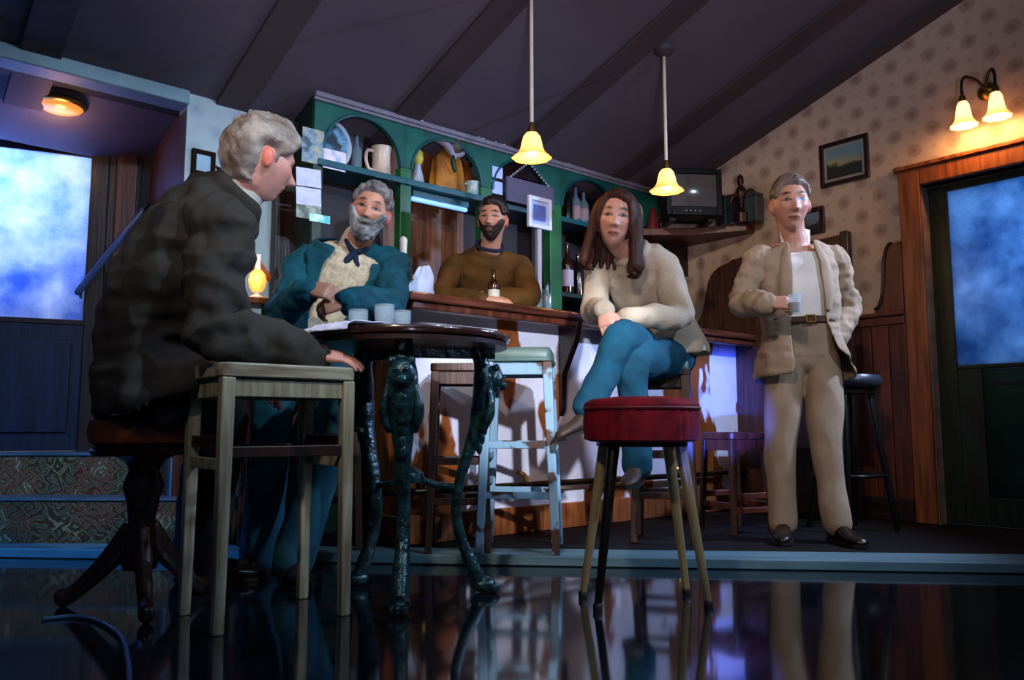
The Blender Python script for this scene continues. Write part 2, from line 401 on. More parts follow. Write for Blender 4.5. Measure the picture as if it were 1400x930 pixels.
# ---------- left door: dark leaf with a tall frosted pane, lit from outside ----------
M['door_dark'] = wood('dark_blue_door', '#1a1a2c', '#0f101d', .35)
M['pane_left'] = frosted('frosted_pane', '#6a90e4', '#d4e0ff', (1.3, 0, 2.2), 3.0)
gx0, gzt = onW(130, 214); _, gzb = onW(124, 442); gx1 = DX1-.10
DX0 = onW(151, 400)[0]
dr = thing('door_1', 'dark wooden door with a tall glowing blue frosted pane at the top of the patterned steps', 'door', JB, wa); dr['kind'] = 'structure'
mb = MB()
mb.span((DX0, -.05, DB+.01), (gx0, 0, DTH+.05)); mb.span((gx1, -.05, DB+.01), (DX1, 0, DTH+.05))
mb.span((gx0, -.05, gzt), (gx1, 0, DTH+.05)); mb.span((gx0, -.05, DB+.01), (gx1, 0, gzb))
mb.span((gx0+.06, -.01, DB+.1), (gx1-.06, .012, gzb-.1))
build('door_leaf', mb, M['door_dark'], dr, bev=.006)
mb = MB(); mb.span((gx0, -.035, gzb), (gx1, -.02, gzt)); build('glass_pane', mb, M['pane_left'], dr)
mb = MB(); mb.span((gx0-.012, -.004, gzb-.012), (gx0+.014, .008, gzt+.012)); mb.span((gx0, -.004, gzb-.012), (gx1, .008, gzb+.012)); mb.span((gx0, -.004, gzt-.012), (gx1, .008, gzt+.012)); mb.span((gx1-.012, -.004, gzb-.012), (gx1+.012, .008, gzt+.012))
build('glazing_bead', mb, M['dark_wood'], dr)
mb = MB(); mb.span((DX0-.1, -.04, DB), (DX0, .03, 2.1)); mb.span((DX1, -.04, DB), (DX1+.1, .03, 2.1)); mb.span((DX0-.1, -.04, DTH+.05), (DX1+.1, .03, 2.13))
tag(DW('trim_10', mb, M['red_wood'], bev=.006), kind='structure')
pl_ = JB+Wd*(gx0+.46)-Wn*(-.30); point('light_behind_pane', (pl_.x, pl_.y, gzt-.14), (.80, .86, 1), 76, .10)
# ---------- steps up to the door, risers in patterned carpet ----------
st = thing('entrance_steps', 'two broad steps with patterned carpet risers under the glowing left door', 'steps', (-1.9, 3.72, PLAT)); st['kind'] = 'structure'
mb = MB(); mb.span((-1.4, .006, 0), (.62, .22, .196)); mb.span((-1.4, .206, .19), (.62, .9, .392)); build('riser_carpet', mb, M['carpet'], st)
mb = MB(); mb.span((-1.4, -.004, .192), (.62, .206, .204)); mb.span((-1.4, .196, .388), (.62, .95, .402)); build('tread_nosing', mb, mat('tread_nosing_paint', '#4a5560', .5, c2='#343d48'), st, bev=.004)
# ---------- round ceiling lamp under the soffit ----------
lp = onZ(83, 140, 2.125)
t = thing('ceiling_lamp', 'round amber glass lamp glowing on the soffit above the left door', 'lamp', lp)
M['lampglass'] = mat('amber_lamp_glass', '#c87830', .3, emit='#f58a3a', es=1.05)
point('lamp_light', lp+V3((.0, -.0, -.13)), (1, .5, .2), 2.0)
mb = MB(); mb.lathe([(.001, 0), (.105, 0), (.112, -.008), (.112, -.02), (.1, -.026), (.001, -.026)], 32); build('rim', mb, M['brass'], t)
mb = MB(); mb.lathe([(.001, -.05), (.03, -.05), (.065, -.044), (.09, -.034), (.1, -.024), (.1, -.02), (.001, -.02)], 32); build('diffuser', mb, M['lampglass'], t)
# ---------- handrail on the jamb ----------
x_, z_ = onW(108, 402); pa = JB+Wd*x_-Wn*.07; pa.z = z_
x2, z2 = onW(200, 286); pb = JB+Wd*x2-Wn*.07; pb.z = z2
t = thing('handrail', 'dark blue sloping handrail between the left door and its jamb', 'handrail', pa)
mb = MB(); mb.tube([pa, pb], .018, 12); build('rail', mb, mat('blue_black_gloss', '#3a4a78', .25), t, rel=True)
mb = MB(); q = pa+(pb-pa)*.03; mb.tube([q, q+Wn*.075+V3((0, 0, -.03))], .009, 8); build('bracket', mb, M['brass'], t, rel=True)
mb = MB(); q = pa+(pb-pa)*.95; mb.tube([q, q+Wn*.075+V3((0, 0, -.03))], .009, 8); build('bracket', mb, M['brass'], t, rel=True)
# ---------- little picture on the pale pillar ----------
def frame_on(name, label, cat, origin, rz, w, h, fm, art, depth=.022, bw=.022, mount=None):
    """framed picture: local x along the wall, local -y out of the wall"""
    t = thing(name, label, cat, origin, rz)
    mb = MB(); mb.span((-w/2, -depth, -h/2), (-w/2+bw, 0, h/2)); mb.span((w/2-bw, -depth, -h/2), (w/2, 0, h/2)); mb.span((-w/2+bw, -depth, -h/2), (w/2-bw, 0, -h/2+bw)); mb.span((-w/2+bw, -depth, h/2-bw), (w/2-bw, 0, h/2))
    build('frame', mb, fm, t, bev=.004)
    if mount:
        mb = MB(); mb.span((-w/2+bw, -depth*.45, -h/2+bw), (w/2-bw, -.001, h/2-bw)); build('mount', mb, mount[0], t)
        k = mount[1]; mb = MB(); mb.span((-w/2+bw+k, -depth*.55, -h/2+bw+k), (w/2-bw-k, -depth*.4, h/2-bw-k)); build('picture', mb, art, t)
    else:
        mb = MB(); mb.span((-w/2+bw, -depth*.5, -h/2+bw), (w/2-bw, -.001, h/2-bw)); build('picture', mb, art, t)
    return t
def landscape(name, sky, mid, land, h):
    m, nt, b = newmat(name); L = nt.links.new; b.inputs['Roughness'].default_value = .5
    tc = nd(nt, 'ShaderNodeTexCoord'); sx = nd(nt, 'ShaderNodeSeparateXYZ'); L(tc.outputs['Object'], sx.inputs[0])
    n = nd(nt, 'ShaderNodeTexNoise', i_Scale=14.0, i_Detail=4.0); L(tc.outputs['Object'], n.inputs['Vector'])
    ma = nd(nt, 'ShaderNodeMath', operation='MULTIPLY_ADD'); ma.inputs[1].default_value = .12; L(n.outputs[0], ma.inputs[0]); L(sx.outputs[2], ma.inputs[2])
    r = nd(nt, 'ShaderNodeMapRange'); r.inputs[1].default_value = -h/2+.05; r.inputs[2].default_value = h/2+.05; L(ma.outputs[0], r.inputs[0])
    cr = nd(nt, 'ShaderNodeValToRGB'); e = cr.color_ramp; e.elements[0].color = hexc(land); e.elements[0].position = .45; e.elements[1].color = hexc(sky); e.elements[1].position = .75
    q = e.elements.new(.55); q.color = hexc(mid)
    L(r.outputs[0], cr.inputs[0]); L(cr.outputs[0], b.inputs['Base Color']); return m
u, z = onV(277, 224, VW)
frame_on('framed_picture', 'tiny dark framed picture on the pale wallpaper behind the grey haired man', 'picture', R(u, VW, z), A, .115, .13, mat('matt_dark_frame', '#1c100c', .8, spec=.1), mat('pale_print', '#8fb0c8', .6))
v, z = onU(1155, 221, UR); v1, _ = onU(1122, 221, UR); v2, _ = onU(1189, 221, UR)
RW = A-math.pi/2     # frame on the right wall: local -y points into the room (-u), local x = -v ... (right in the photo)
h_ = .275
frame_on('framed_picture', 'framed dark landscape print under the beige wall, left of the double lamp', 'picture', R(UR, v, z), RW, abs(v1-v2), h_, M['dark_wood'], landscape('landscape_print', '#5f7f88', '#8a8a60', '#1d2422', .2), mount=(mat('grey_mount', '#8b8782', .7), .018), bw=.026)
v, z = onU(1112, 303, UR)
frame_on('framed_picture', 'small dark frame behind the shoulder of the man in beige', 'picture', R(UR, v, z), RW, .16, .17, M['dark_wood'], landscape('small_landscape_print', '#5f7080', '#58606a', '#1a1c20', .12), bw=.03)

# ---------- right door ----------
M['pane_right'] = frosted('frosted_night_pane', '#466e9c', '#8cabd0', (4.1, 0, .7), 2.6)
M['green_pane'] = frosted('green_frosted_pane', '#15301c', '#2a4a30', (2, 1, 3), 2.5)
ORG = R(UR, 0, 0); RZ = A+math.pi/2                # local x = v, local y = -u
UD = UR+.075
dr = thing('door_2', 'dark green door with a big blue frosted pane at the right edge', 'door', R(UD, 0, PLAT), RZ); dr['kind'] = 'structure'
gv1, gzt = onU(1294, 262, UD); _, gzb = onU(1306, 500, UD); gv0 = DV0+.12
lv1, lzt = onU(1342, 505, UD); _, lzb = onU(1342, 680, UD)
for n in ('gzt', 'gzb', 'lzt', 'lzb'): globals()[n] -= PLAT
dt = DTOP-PLAT-.005
mb = MB(); mb.span((gv1, -.045, .005), (DV1-.003, 0, dt)); mb.span((DV0, -.045, .005), (gv0, 0, dt)); mb.span((gv0, -.045, gzt), (gv1, 0, dt)); mb.span((gv0, -.045, lzt+.005), (gv1, 0, gzb))
mb.span((lv1, -.045, .005), (gv1, 0, lzt+.005)); mb.span((gv0, -.045, .005), (lv1, 0, lzb))
build('door_leaf', mb, wood('door_leaf_green', '#12301f', '#1a1712', .4), dr, bev=.005)
mb = MB(); mb.span((gv0, -.03, gzb), (gv1, -.012, gzt)); build('glass_pane', mb, M['pane_right'], dr)
mb = MB(); mb.span((gv0, -.03, lzb), (lv1, -.01, lzt)); mb.span((gv0, -.012, lzt-.09), (lv1, .001, lzt-.075)); build('lower_pane', mb, M['green_pane'], dr)
pr_ = R(UD+.75, gv1-.55, 0); point('light_behind_pane', (pr_.x, pr_.y, 1.55), (.70, .86, 1), 80, .25)
mb = MB(); mb.span((DV0+.04, 0, .9), (DV0+.1, .008, 1.1)); mb.tube([(DV0+.07, .01, 1.0), (DV0+.07, .05, 1.0), (DV0+.18, .05, 1.0)], .009, 10); build('handle', mb, M['brass'], dr)
def RU(name, mb, m, **kw): return tag(build(name, mb, m, None, ORG, RZ, **kw), kind='structure')
mb = MB(); mb.span((DV1, -.075, PLAT), (DV1+.012, 0, DTOP)); mb.span((DV0, -.075, DTOP), (DV1, 0, DTOP+.01)); RU('trim_11', mb, mat('reveal_lit_tint', '#8a8fa4', .4))  # pale bluish tone of the reveal stands for light falling on it
mb = MB(); mb.span((DV1, 0, PLAT), (DV1+.115, .03, DTOP+.10)); mb.span((DV0-.11, 0, DTOP), (DV1, .03, DTOP+.10)); mb.span((DV0-.14, 0, DTOP+.10), (DV1+.135, .045, DTOP+.125)); mb.span((DV0-.115, 0, PLAT), (DV0, .03, DTOP+.1))
RU('trim_12', mb, M['orange_wood'], bev=.006)
# ---------- wainscot of upright boards along the right wall ----------
WZ = 1.20
mb = MB(); v = DV1+.118
while v < 3.0:
    mb.span((v, 0, PLAT), (v+.098, .022, WZ)); v += .101
vend = v
RU('wainscot_boards', mb, M['red_wood'], bev=.005)
mb = MB(); mb.span((DV1+.118, 0, WZ), (vend, .05, WZ+.025)); mb.span((DV1+.118, 0, WZ-.05), (vend, .034, WZ)); RU('trim_13', mb, M['red_wood'], bev=.006)
mb = MB(); mb.span((DV1+.118, .0, PLAT), (vend, .032, PLAT+.13)); RU('baseboard_right', mb, M['dark_wood'], bev=.005)
# ogee shoulder pieces that rise from the wainscot
def ogee(v0, z0, v1, z1, n=14):
    pts = []
    for i in range(n+1):
        t = i/n
        if t < .5: x = t*2; q = .5*(1-math.sqrt(max(0, 1-x*x)))*1.0
        else: x = (t-.5)*2; q = .5+.5*math.sqrt(max(0, 1-(1-x)**2))
        pts.append((lerp(v0, v1, t), lerp(z0, z1, q)))
    return pts
va, za = onU(1198, 424, UR); vb, zb = onU(1243, 330, UR)
t = thing('wooden_bracket', 'curved dark shoulder board rising from the wainscot to the right door frame', 'panel', R(UR, va, WZ+.025), RZ)
pts = [(0, 0)]+[(a-va, b-WZ-.025) for a, b in ogee(va-.01, WZ+.05, DV1+.17, zb)]+[(DV1+.118-va, zb-WZ-.02), (DV1+.118-va, 0)]
mb = MB(); mb.prism(pts, lambda a, b, d: V3((a, d, b)), .002, .03); build('board', mb, M['red_wood'], t, bev=.004)
mb = MB(); mb.tube([(a, .036, b) for a, b in pts[1:-2]], .009, 8); build('moulding', mb, M['dark_wood'], t)
# tall settle back standing against the wall behind the man in beige
va, za = onU(944, 452, UR); vb, zb = onU(1003, 362, UR); vc, zc = onU(1166, 345, UR)
t = thing('settle', 'tall dark settle back with a curved shoulder behind the man in beige', 'settle', R(UR-.045, vc, PLAT), RZ)
o_ = lambda v, z: (v-vc, z-PLAT)
pts = [o_(vc, PLAT)]+[o_(vc, zb+.03), o_(vc+.05, zb+.05), o_(vb-.04, zb+.02)]+[o_(a, b) for a, b in reversed(ogee(va, za, vb, zb))]+[o_(va, PLAT)]
mb = MB(); mb.prism(pts, lambda a, b, d: V3((a, d, b)), 0, .03); build('back_board', mb, wood('settle_wood', '#4a2b1e', '#2c1710', .45), t, bev=.004)
mb = MB(); mb.beam(V3((0, .04, .0)), V3((0, .04, zb-PLAT+.06)), .05, .05); build('post', mb, M['dark_wood'], t, bev=.006)
mb = MB(); mb.span((.03, .03, .40), (va-vc-.55, .30, .44)); mb.span((.05, .03, 0), (.09, .28, .40)); build('seat', mb, M['dark_wood'], t, bev=.006)
# ---------- double wall lamp ----------
def bell(r, h, n=32, fr=.0, t=.004):
    """glass bell with a frilled rim, apex up at z=0"""
    prof = [(.12, 0), (.30, -.04), (.44, -.18), (.52, -.40), (.58, -.62), (.68, -.78), (.86, -.92), (1.0, -1.0)]
    out = []; rings = []
    for k, (a, b) in enumerate(prof):
        w = max(0, (k-4)/3)*fr
        rings.append([V3((a*r*(1+w*math.cos(8*2*math.pi*j/n))*math.cos(2*math.pi*j/n), a*r*(1+w*math.cos(8*2*math.pi*j/n))*math.sin(2*math.pi*j/n), b*h)) for j in range(n)])
    inner = [[p*((r*prof[k][0]-t)/(r*prof[k][0])) for p in ring] for k, ring in enumerate(rings)]
    for k, ring in enumerate(inner):
        for j in range(n): ring[j].z = rings[k][j].z-(.003 if k < 7 else 0)
    mb = MB(); mb.loft(rings+inner[::-1]); return mb
def shade_mat(name, c1, c2, es, h):
    m, nt, b = newmat(name); L = nt.links.new
    b.inputs['Base Color'].default_value = hexc(c1); b.inputs['Roughness'].default_value = .35
    b.inputs['Transmission Weight'].default_value = .25
    tc = nd(nt, 'ShaderNodeTexCoord'); sx = nd(nt, 'ShaderNodeSeparateXYZ'); L(tc.outputs['Object'], sx.inputs[0])
    r = nd(nt, 'ShaderNodeMapRange'); r.inputs[1].default_value = -h; r.inputs[2].default_value = 0; L(sx.outputs[2], r.inputs[0])
    cr = nd(nt, 'ShaderNodeValToRGB'); e = cr.color_ramp; e.elements[0].color = hexc(c2); e.elements[0].position = .1; e.elements[1].color = hexc(c1); e.elements[1].position = .45
    L(r.outputs[0], cr.inputs[0]); L(cr.outputs[0], b.inputs['Emission Color']); b.inputs['Emission Strength'].default_value = es
    return m
def point(name, loc, col, power, rad=.03):
    l = bpy.data.lights.new(name, 'POINT'); l.color = col; l.energy = power; l.shadow_soft_size = rad
    o = bpy.data.objects.new(name, l); COL.objects.link(o); o.location = loc; return o
M['sconce_glass'] = shade_mat('cream_glass_shade', '#ffdca8', '#ff9a48', 1.15, .15)
v1, z1 = onU(1316, 138, UR-.13); v2, z2 = onU(1361, 125, UR-.13); vm = (v1+v2)/2; zc = (z1+z2)/2+.06
t = thing('wall_lamp', 'double arm wall lamp with two frilled glass shades over the right door', 'lamp', R(UR, vm, zc), RZ)
mb = MB(); mb.lathe([(.001, 0), (.045, 0), (.05, .006), (.04, .018), (.018, .03), (.001, .032)], 24, M=Matrix.Rotation(-math.pi/2, 4, 'X')); build('back_plate', mb, M['brass'], t)
for v_, z_ in ((v1, z1), (v2, z2)):
    d = v_-vm; zz = z_-zc
    mb = MB(); mb.tube([(0, .02, 0), (d*.3, .07, .05), (d*.8, .12, .07), (d, .13, .035), (d, .13, zz+.01)], .0075, 10, k=6); build('arm', mb, mat('dark_brass', '#3a2a18', .35, .9), t)
    mb = bell(.068, .14, fr=.06); o = build('shade', mb, M['sconce_glass'], t, (d, .13, zz)); 
    mb = MB(); mb.lathe([(.001, .03), (.014, .028), (.018, .01), (.02, -.01), (.001, -.012)], 16); build('lamp_holder', mb, M['brass'], t, (d, .13, zz))
    mb = MB(); mb.ell((0, 0, -.07), (.02, .02, .03)); build('bulb', mb, mat('lit_bulb', '#fff0d0', .3, emit='#ffd090', es=9), t, (d, .13, zz))
    w = R(UR-.13, v_, z_-.15); point('lamp_light', w, (1, .50, .18), 5)
# ---------- pendants over the bar ----------
M['pend_glass'] = shade_mat('amber_glass_shade', '#ffc47a', '#f08434', 1.3, .12)
def pendant(px, py_top, v, label, cords=1):
    u, z = onV(px, py_top, v); w = R(u, v, z); cz = ceil_z(v)
    t = thing('pendant_lamp', label, 'lamp', (w.x, w.y, z), 0, 'pendant lamps over the bar')
    mb = bell(.090, .122, fr=.035); build('shade', mb, M['pend_glass'], t)
    mb = MB(); mb.lathe([(.001, .05), (.008, .048), (.016, .02), (.02, -.004), (.001, -.006)], 16); build('lamp_holder', mb, M['brass'], t)
    mb = MB(); mb.tube([(0, 0, .04), (0, 0, cz-z-.02)], .0085, 8); build('cord', mb, M['cord'], t)
    mb = MB(); mb.lathe([(.001, -.05), (.02, -.045), (.055, -.02), (.06, -.0), (.001, .02)], 20); build('ceiling_rose', mb, M['beam'], t, (0, 0, cz-z))
    mb = MB(); mb.ell((0, 0, -.078), (.026, .026, .036)); build('bulb', mb, mat('lit_bulb', '#fff0d0', .3, emit='#ffd890', es=9), t)
    point('lamp_light', (w.x, w.y, z-.17), (1, .55, .22), 3.2)
pendant(727, 181, 2.68, 'glowing amber pendant lamp hanging above the barman, left of the two')
pendant(911, 231, 2.68, 'glowing amber pendant lamp hanging in front of the television, right of the two')
# ================= bar shelving (four arched bays) =================
G0, G1 = 1.80, 4.55
GT = ceil_z(VG)-.012-PLAT
g = thing('bar_shelving', 'green arched wooden back bar shelving with four bays below the ceiling', 'shelving', R(G0, VG, PLAT), A)
def gx(px, py=300, v=VG): return onV(px, py, v)[0]-G0
def gz(px, py, v=VG): return onV(px, py, v)[1]-PLAT
bays = [(gx(440), gx(547)), (gx(562), gx(658)), (gx(673), gx(752)), (gx(768), gx(846))]
GE = gx(900)
ZS = gz(500, 232)        # main shelf top
zsp = 2.0-PLAT; zpk = GT-.055
mb = MB(); ft = .03
def arch(mb, a, b, z0, zp, zt, n=20):
    c = (a+b)/2; r = (b-a)/2
    cur = [(c-r*math.cos(math.pi*i/n), z0+(zp-z0)*math.sin(math.pi*i/n)) for i in range(n+1)]
    for i in range(n):
        (x0, y0), (x1, y1) = cur[i], cur[i+1]
        mb.prism([(x0, y0), (x1, y1), (x1, zt), (x0, zt)], lambda p, q, d: V3((p, d, q)), 0, ft)
    return cur
edges = [0]+[e for b in bays for e in b]+[GE]
curves = [arch(mb, a, b, zsp, zpk, GT) for a, b in bays]
for i in range(0, len(edges), 2): mb.span((edges[i], 0, zsp), (edges[i+1], ft, GT))
build('fascia', mb, M['green'], g)
mb = MB()
for c in curves: mb.tube([(x, -.004, z) for x, z in c], .008, 8)
build('arch_moulding', mb, M['teal'], g)
mb = MB(); mb.span((-.01, -.03, GT-.02), (GE, .0, GT+.006)); mb.span((-.01, -.018, GT-.036), (GE, 0, GT-.02)); build('cornice', mb, mat('pale_cornice', '#7a7886', .5), g, bev=.003)
M['green_hi'] = mat('bright_green_paint', '#1c6a3a', .35, c2='#124a2a', scale=5)
for i in range(0, len(edges), 2):
    mb = MB(); mb.span((edges[i], 0, 0), (edges[i+1], ft+.03, zsp)); build('pilaster', mb, M['green_hi'] if 0 < i < len(edges)-2 else M['dkgreen'], g, bev=.004)
GD = .25                     # depth of the unit
mb = MB(); mb.span((0, ft, 0), (.02, GD, GT)); build('side_panel', mb, M['dkgreen'], g)
mb = MB(); mb.span((GE-.02, ft, 0), (GE, GD, GT)); build('side_panel', mb, M['dkgreen'], g)
M['back_dark'] = mat('dark_back_panel', '#15101a', .6, c2='#1d1216')
M['back_brown'] = wood('brown_back_panel', '#7a4a26', '#4c2a16', .5)
for i, (a, b) in enumerate(bays):
    a2 = (edges[2*i]+edges[2*i+1])/2; b2 = (edges[2*i+2]+edges[2*i+3])/2
    if i == 0: a2 = .02
    if i == 3: b2 = GE-.02
    mb = MB(); mb.span((a2, GD-.015, .95), (b2, GD, GT)); build('back_panel', mb, M['back_brown'] if i == 1 else M['back_dark'], g)
    mb = MB(); mb.span((a2, -.02 if i < 2 else .01, ZS-.035), (b2, GD-.016, ZS)); build('shelf', mb, M['teal'], g, bev=.004)
    if i >= 2:
        mb = MB(); mb.span((a2, .03, 1.40-.03), (b2, GD-.016, 1.40)); build('shelf', mb, M['dkgreen'], g, bev=.004)
mb = MB(); mb.span((0, .0, .93), (GE, GD, .97)); build('worktop', mb, M['dark_wood'], g, bev=.004)
mb = MB(); mb.span((.02, .04, 0), (GE-.02, GD, .925)); build('base_cupboard', mb, M['dkgreen'], g)
def GW(x, y, z): return R(G0+x, VG+y, PLAT+z)          # shelving local -> world
# under-shelf strip light
a, b = gx(566, 280, VG+.03), gx(642, 290, VG+.03); zl = gz(600, 283, VG+.03)
t = thing('strip_light', 'pale blue strip light under the shelf of the second arch', 'lamp', GW(a, .03, ZS-.035), A)
mb = MB(); mb.span((0, .01, -.035), (b-a, .06, 0)); build('housing', mb, M['teal'], t)
mb = MB(); mb.tube([(.01, .03, -.048), (b-a-.01, .03, -.048)], .014, 12); build('tube', mb, mat('lit_tube', '#9ac0ff', .3, emit='#6aa8ff', es=1.3), t)
# ---------- things on the shelves and pinned to the shelving ----------
def card(name, label, cat, px, py, wpx, hpx, m, y=-.002, group=None, th=.002, rot=0):
    """flat card pinned to the face of the shelving, sized by what it spans there"""
    u, z = onV(px, py, VG+y); u2, _ = onV(px+wpx/2, py, VG+y); u1, _ = onV(px-wpx/2, py, VG+y)
    s = F/R(u, VG, 0).y; w = u2-u1; h = hpx/s
    t = MB(); t.span((-w/2, -th, -h/2), (w/2, 0, h/2)) if not rot else t.span((-w/2, -th, -h/2), (w/2, 0, h/2), Matrix.Rotation(rot, 4, 'Y'))
    return tag(build(name, t, m, None, R(u, VG+y, z), A), label, cat, group)
def disc(label, px, py, rpx, m, group):
    u, z = onV(px, py, VG); s = F/R(u, VG, 0).y; r = rpx/s
    t = thing('plate', label, 'plate', R(u, VG-.001, z), A, group)
    MX = Matrix.Rotation(math.pi/2, 4, 'X')
    mb = MB(); mb.lathe([(.001, 0), (r*.6, 0), (r*.7, .004), (r, .012), (r, .015), (r*.68, .008), (.001, .006)], 28, M=MX); build('dish', mb, m[0], t)
    mb = MB(); mb.lathe([(.001, .0065), (r*.45, .0065), (r*.45, .008), (.001, .008)], 20, M=MX); build('motif', mb, m[1], t)
pl = [M['white'], mat('grey_blue_motif', '#5f7390', .5)]
pl2 = [mat('pink_china', '#a8848c', .35), mat('pink_motif', '#6d4a55', .5)]
pl3 = [mat('dark_china', '#5a4a52', .35), mat('dark_motif', '#352a30', .5)]
disc('pale blue plate on the green fascia, just left of the second arch', 571, 158, 10, pl, 'small plates along the fascia')
disc('small dim plate above the right shoulder of the second arch', 656, 184, 8, pl, 'small plates along the fascia')
disc('white plate between the second and third arches', 682, 191, 11, pl, 'small plates along the fascia')
disc('pink plate right of the left pendant lamp, left of a pair', 777, 217, 9, pl2, 'small plates along the fascia')
disc('pink plate right of the left pendant lamp, right of a pair', 796, 221, 9, pl2, 'small plates along the fascia')
disc('dark plate at the right end of the fascia', 832, 229, 8, pl3, 'small plates along the fascia')
card('price_card', 'small yellowish card on the fascia at the top right of the first arch', 'card', 545, 153, 20, 20, mat('yellowed_card', '#b8c090', .7, c2='#8a9870', scale=30))
# print texture for the postcards
def printed(name, c1, c2, c3, sc, seed):
    m, nt, b = newmat(name); L = nt.links.new; b.inputs['Roughness'].default_value = .6
    tc = nd(nt, 'ShaderNodeTexCoord'); mp = nd(nt, 'ShaderNodeMapping'); mp.inputs['Location'].default_value = (seed, seed*2, seed); L(tc.outputs['Object'], mp.inputs[0])
    n = nd(nt, 'ShaderNodeTexNoise', i_Scale=sc, i_Detail=4.0); L(mp.outputs[0], n.inputs['Vector'])
    cr = nd(nt, 'ShaderNodeValToRGB'); e = cr.color_ramp; e.elements[0].position = .38; e.elements[0].color = hexc(c1); e.elements[1].position = .5; e.elements[1].color = hexc(c2); q = e.elements.new(.62); q.color = hexc(c3)
    L(n.outputs[0], cr.inputs[0]); L(cr.outputs[0], b.inputs['Base Color']); return m
pg = 'cards pinned to the left pilaster'
card('postcard', 'blue grey picture postcard pinned highest on the left pilaster', 'postcard', 428, 200, 30, 50, printed('postcard_print', '#2f4a58', '#6f8ca0', '#9a9a80', 18, 2), -.004, pg)
card('postcard', 'pale violet postcard pinned at the lower left of the first arch', 'postcard', 457, 219, 31, 28, printed('sky_postcard_print', '#8fa8d8', '#c0c8e8', '#d8c8e0', 22, 5), -.008, pg)
card('notice', 'blank white sheet pinned to the left pilaster, upper of two', 'notice', 422, 243, 34, 26, M['paper'], -.004, pg, rot=-.06)
card('notice', 'blank white sheet pinned to the left pilaster, lower of two', 'notice', 422, 269, 34, 25, M['paper'], -.006, pg, rot=-.05)
card('postcard', 'greenish grey card pinned lowest on the left pilaster', 'postcard', 422, 290, 34, 20, printed('grey_postcard_print', '#4a5a54', '#7a8a80', '#9aa498', 20, 8), -.004, pg)
card('postcard', 'small cyan and white card just above the bearded man\'s shoulder', 'postcard', 437, 299, 28, 11, printed('cyan_postcard_print', '#4fb8c0', '#a8e0e0', '#d0e8ea', 16, 3), -.006, pg)
card('beer_mat', 'blue white square card under the right side of the second arch, upper of two', 'card', 680, 236, 14, 16, mat('blue_white_card', '#9ab0f0', .6, c2='#c0ccf4', scale=30), -.004, 'blue cards between the arches')
card('beer_mat', 'blue white square card under the right side of the second arch, lower of two', 'card', 680, 257, 14, 18, mat('blue_white_card', '#86a4f4', .6, c2='#b0c4f4', scale=30), -.004, 'blue cards between the arches')
SG = 'ornaments on the top shelf'
def shelf_pt(px, y): # a spot on the main shelf, y back from the face
    u, _ = onV(px, 235, VG+y); return R(u, VG+y, PLAT+ZS)
# oval mirror picture leaning in bay 1
p = shelf_pt(455, .10)
t = thing('oval_picture', 'oval white framed picture with a dark figure leaning in the first arch', 'picture', p, A, SG)
MO = Matrix.Translation((0, .0, .135)) @ Matrix.Rotation(-.12, 4, 'X')
def oval(mb, rx, rz, y0, y1, n=36):
    mb.loft([[MO @ V3((rx*math.cos(2*math.pi*j/n), y, rz*math.sin(2*math.pi*j/n))) for j in range(n)] for y in (y0, y1)])
mb = MB(); oval(mb, .105, .135, -.012, .006); build('frame', mb, mat('white_frame', '#a8bccc', .4), t, bev=.004)
mb = MB(); oval(mb, .082, .108, -.0135, -.011); build('print', mb, printed('dark_portrait_print', '#0f2230', '#1c3a4a', '#6aa0c0', 9, 4), t)
# grey picture card behind it
p = shelf_pt(474, .19)
t = MB(); t.span((-.1, -.004, 0), (.1, .004, .3)); tag(build('picture_card', t, mat('grey_card', '#4a4c5a', .7), None, p, A, bev=.002), 'dull grey picture card standing behind the oval picture', 'picture', SG)
# jug in bay 1
def jug(px, y, h, r, label, m, name='jug', cat='jug'):
    p = shelf_pt(px, y); t = thing(name, label, cat, p, A, SG)
    mb = MB(); mb.lathe([(.001, 0), (r, 0), (r*1.08, h*.06), (r*.94, h*.2), (r*.9, h*.6), (r*.96, h*.86), (r*1.06, h), (r*.97, h), (r*.86, h*.86), (r*.8, h*.3), (.001, h*.25)], 28); build('body', mb, m, t)
    mb = MB(); mb.tube([(-r*.9, 0, h*.82), (-r*1.6, 0, h*.8), (-r*1.75, 0, h*.5), (-r*1.4, 0, h*.22), (-r*.9, 0, h*.2)], h*.055, 10, k=5); build('handle', mb, m, t)
    return t
jug(521, .07, .17, .055, 'white ceramic tankard with side handle in the first arch', mat('ivory_china', '#c8beb0', .3, c2='#a08e80', scale=10))
def bottle(loc, h, r, m, label, lab=None, group=None, cap=None, rz=A, name='bottle'):
    t = thing(name, label, 'bottle', loc, rz, group)
    mb = MB(); mb.lathe([(.001, .004), (r*.85, 0), (r, h*.02), (r, h*.56), (r*.9, h*.63), (r*.45, h*.72), (r*.34, h*.8), (r*.32, h*.96), (r*.40, h*.965), (r*.40, h*.985), (.001, h*.985)], 20); build('glass_body', mb, m, t)
    if lab:
        mb = MB(); mb.lathe([(r*1.015, h*.14), (r*1.03, h*.142), (r*1.03, h*.46), (r*1.015, h*.462)], 20); build('paper_label', mb, lab, t)
    mb = MB(); mb.lathe([(.001, h*.96), (r*.42, h*.96), (r*.43, h), (.001, h*1.005)], 14); build('cap', mb, cap or M['black'], t)
    return t
M['bg_dark'] = mat('dark_bottle_glass', '#10140f', .12, spec=.7)
M['bg_brown'] = mat('brown_bottle_glass', '#2a1208', .12, spec=.7)
M['bg_clear'] = mat('pale_bottle_glass', '#5f7684', .1, spec=.8)
bottle(shelf_pt(487, .1), .22, .03, M['bg_clear'], 'pale glass bottle on the shelf between oval picture and tankard', None, SG)
bottle(shelf_pt(500, .15), .18, .035, M['bg_dark'], 'dark bottle behind the white tankard in the first arch', None, SG)
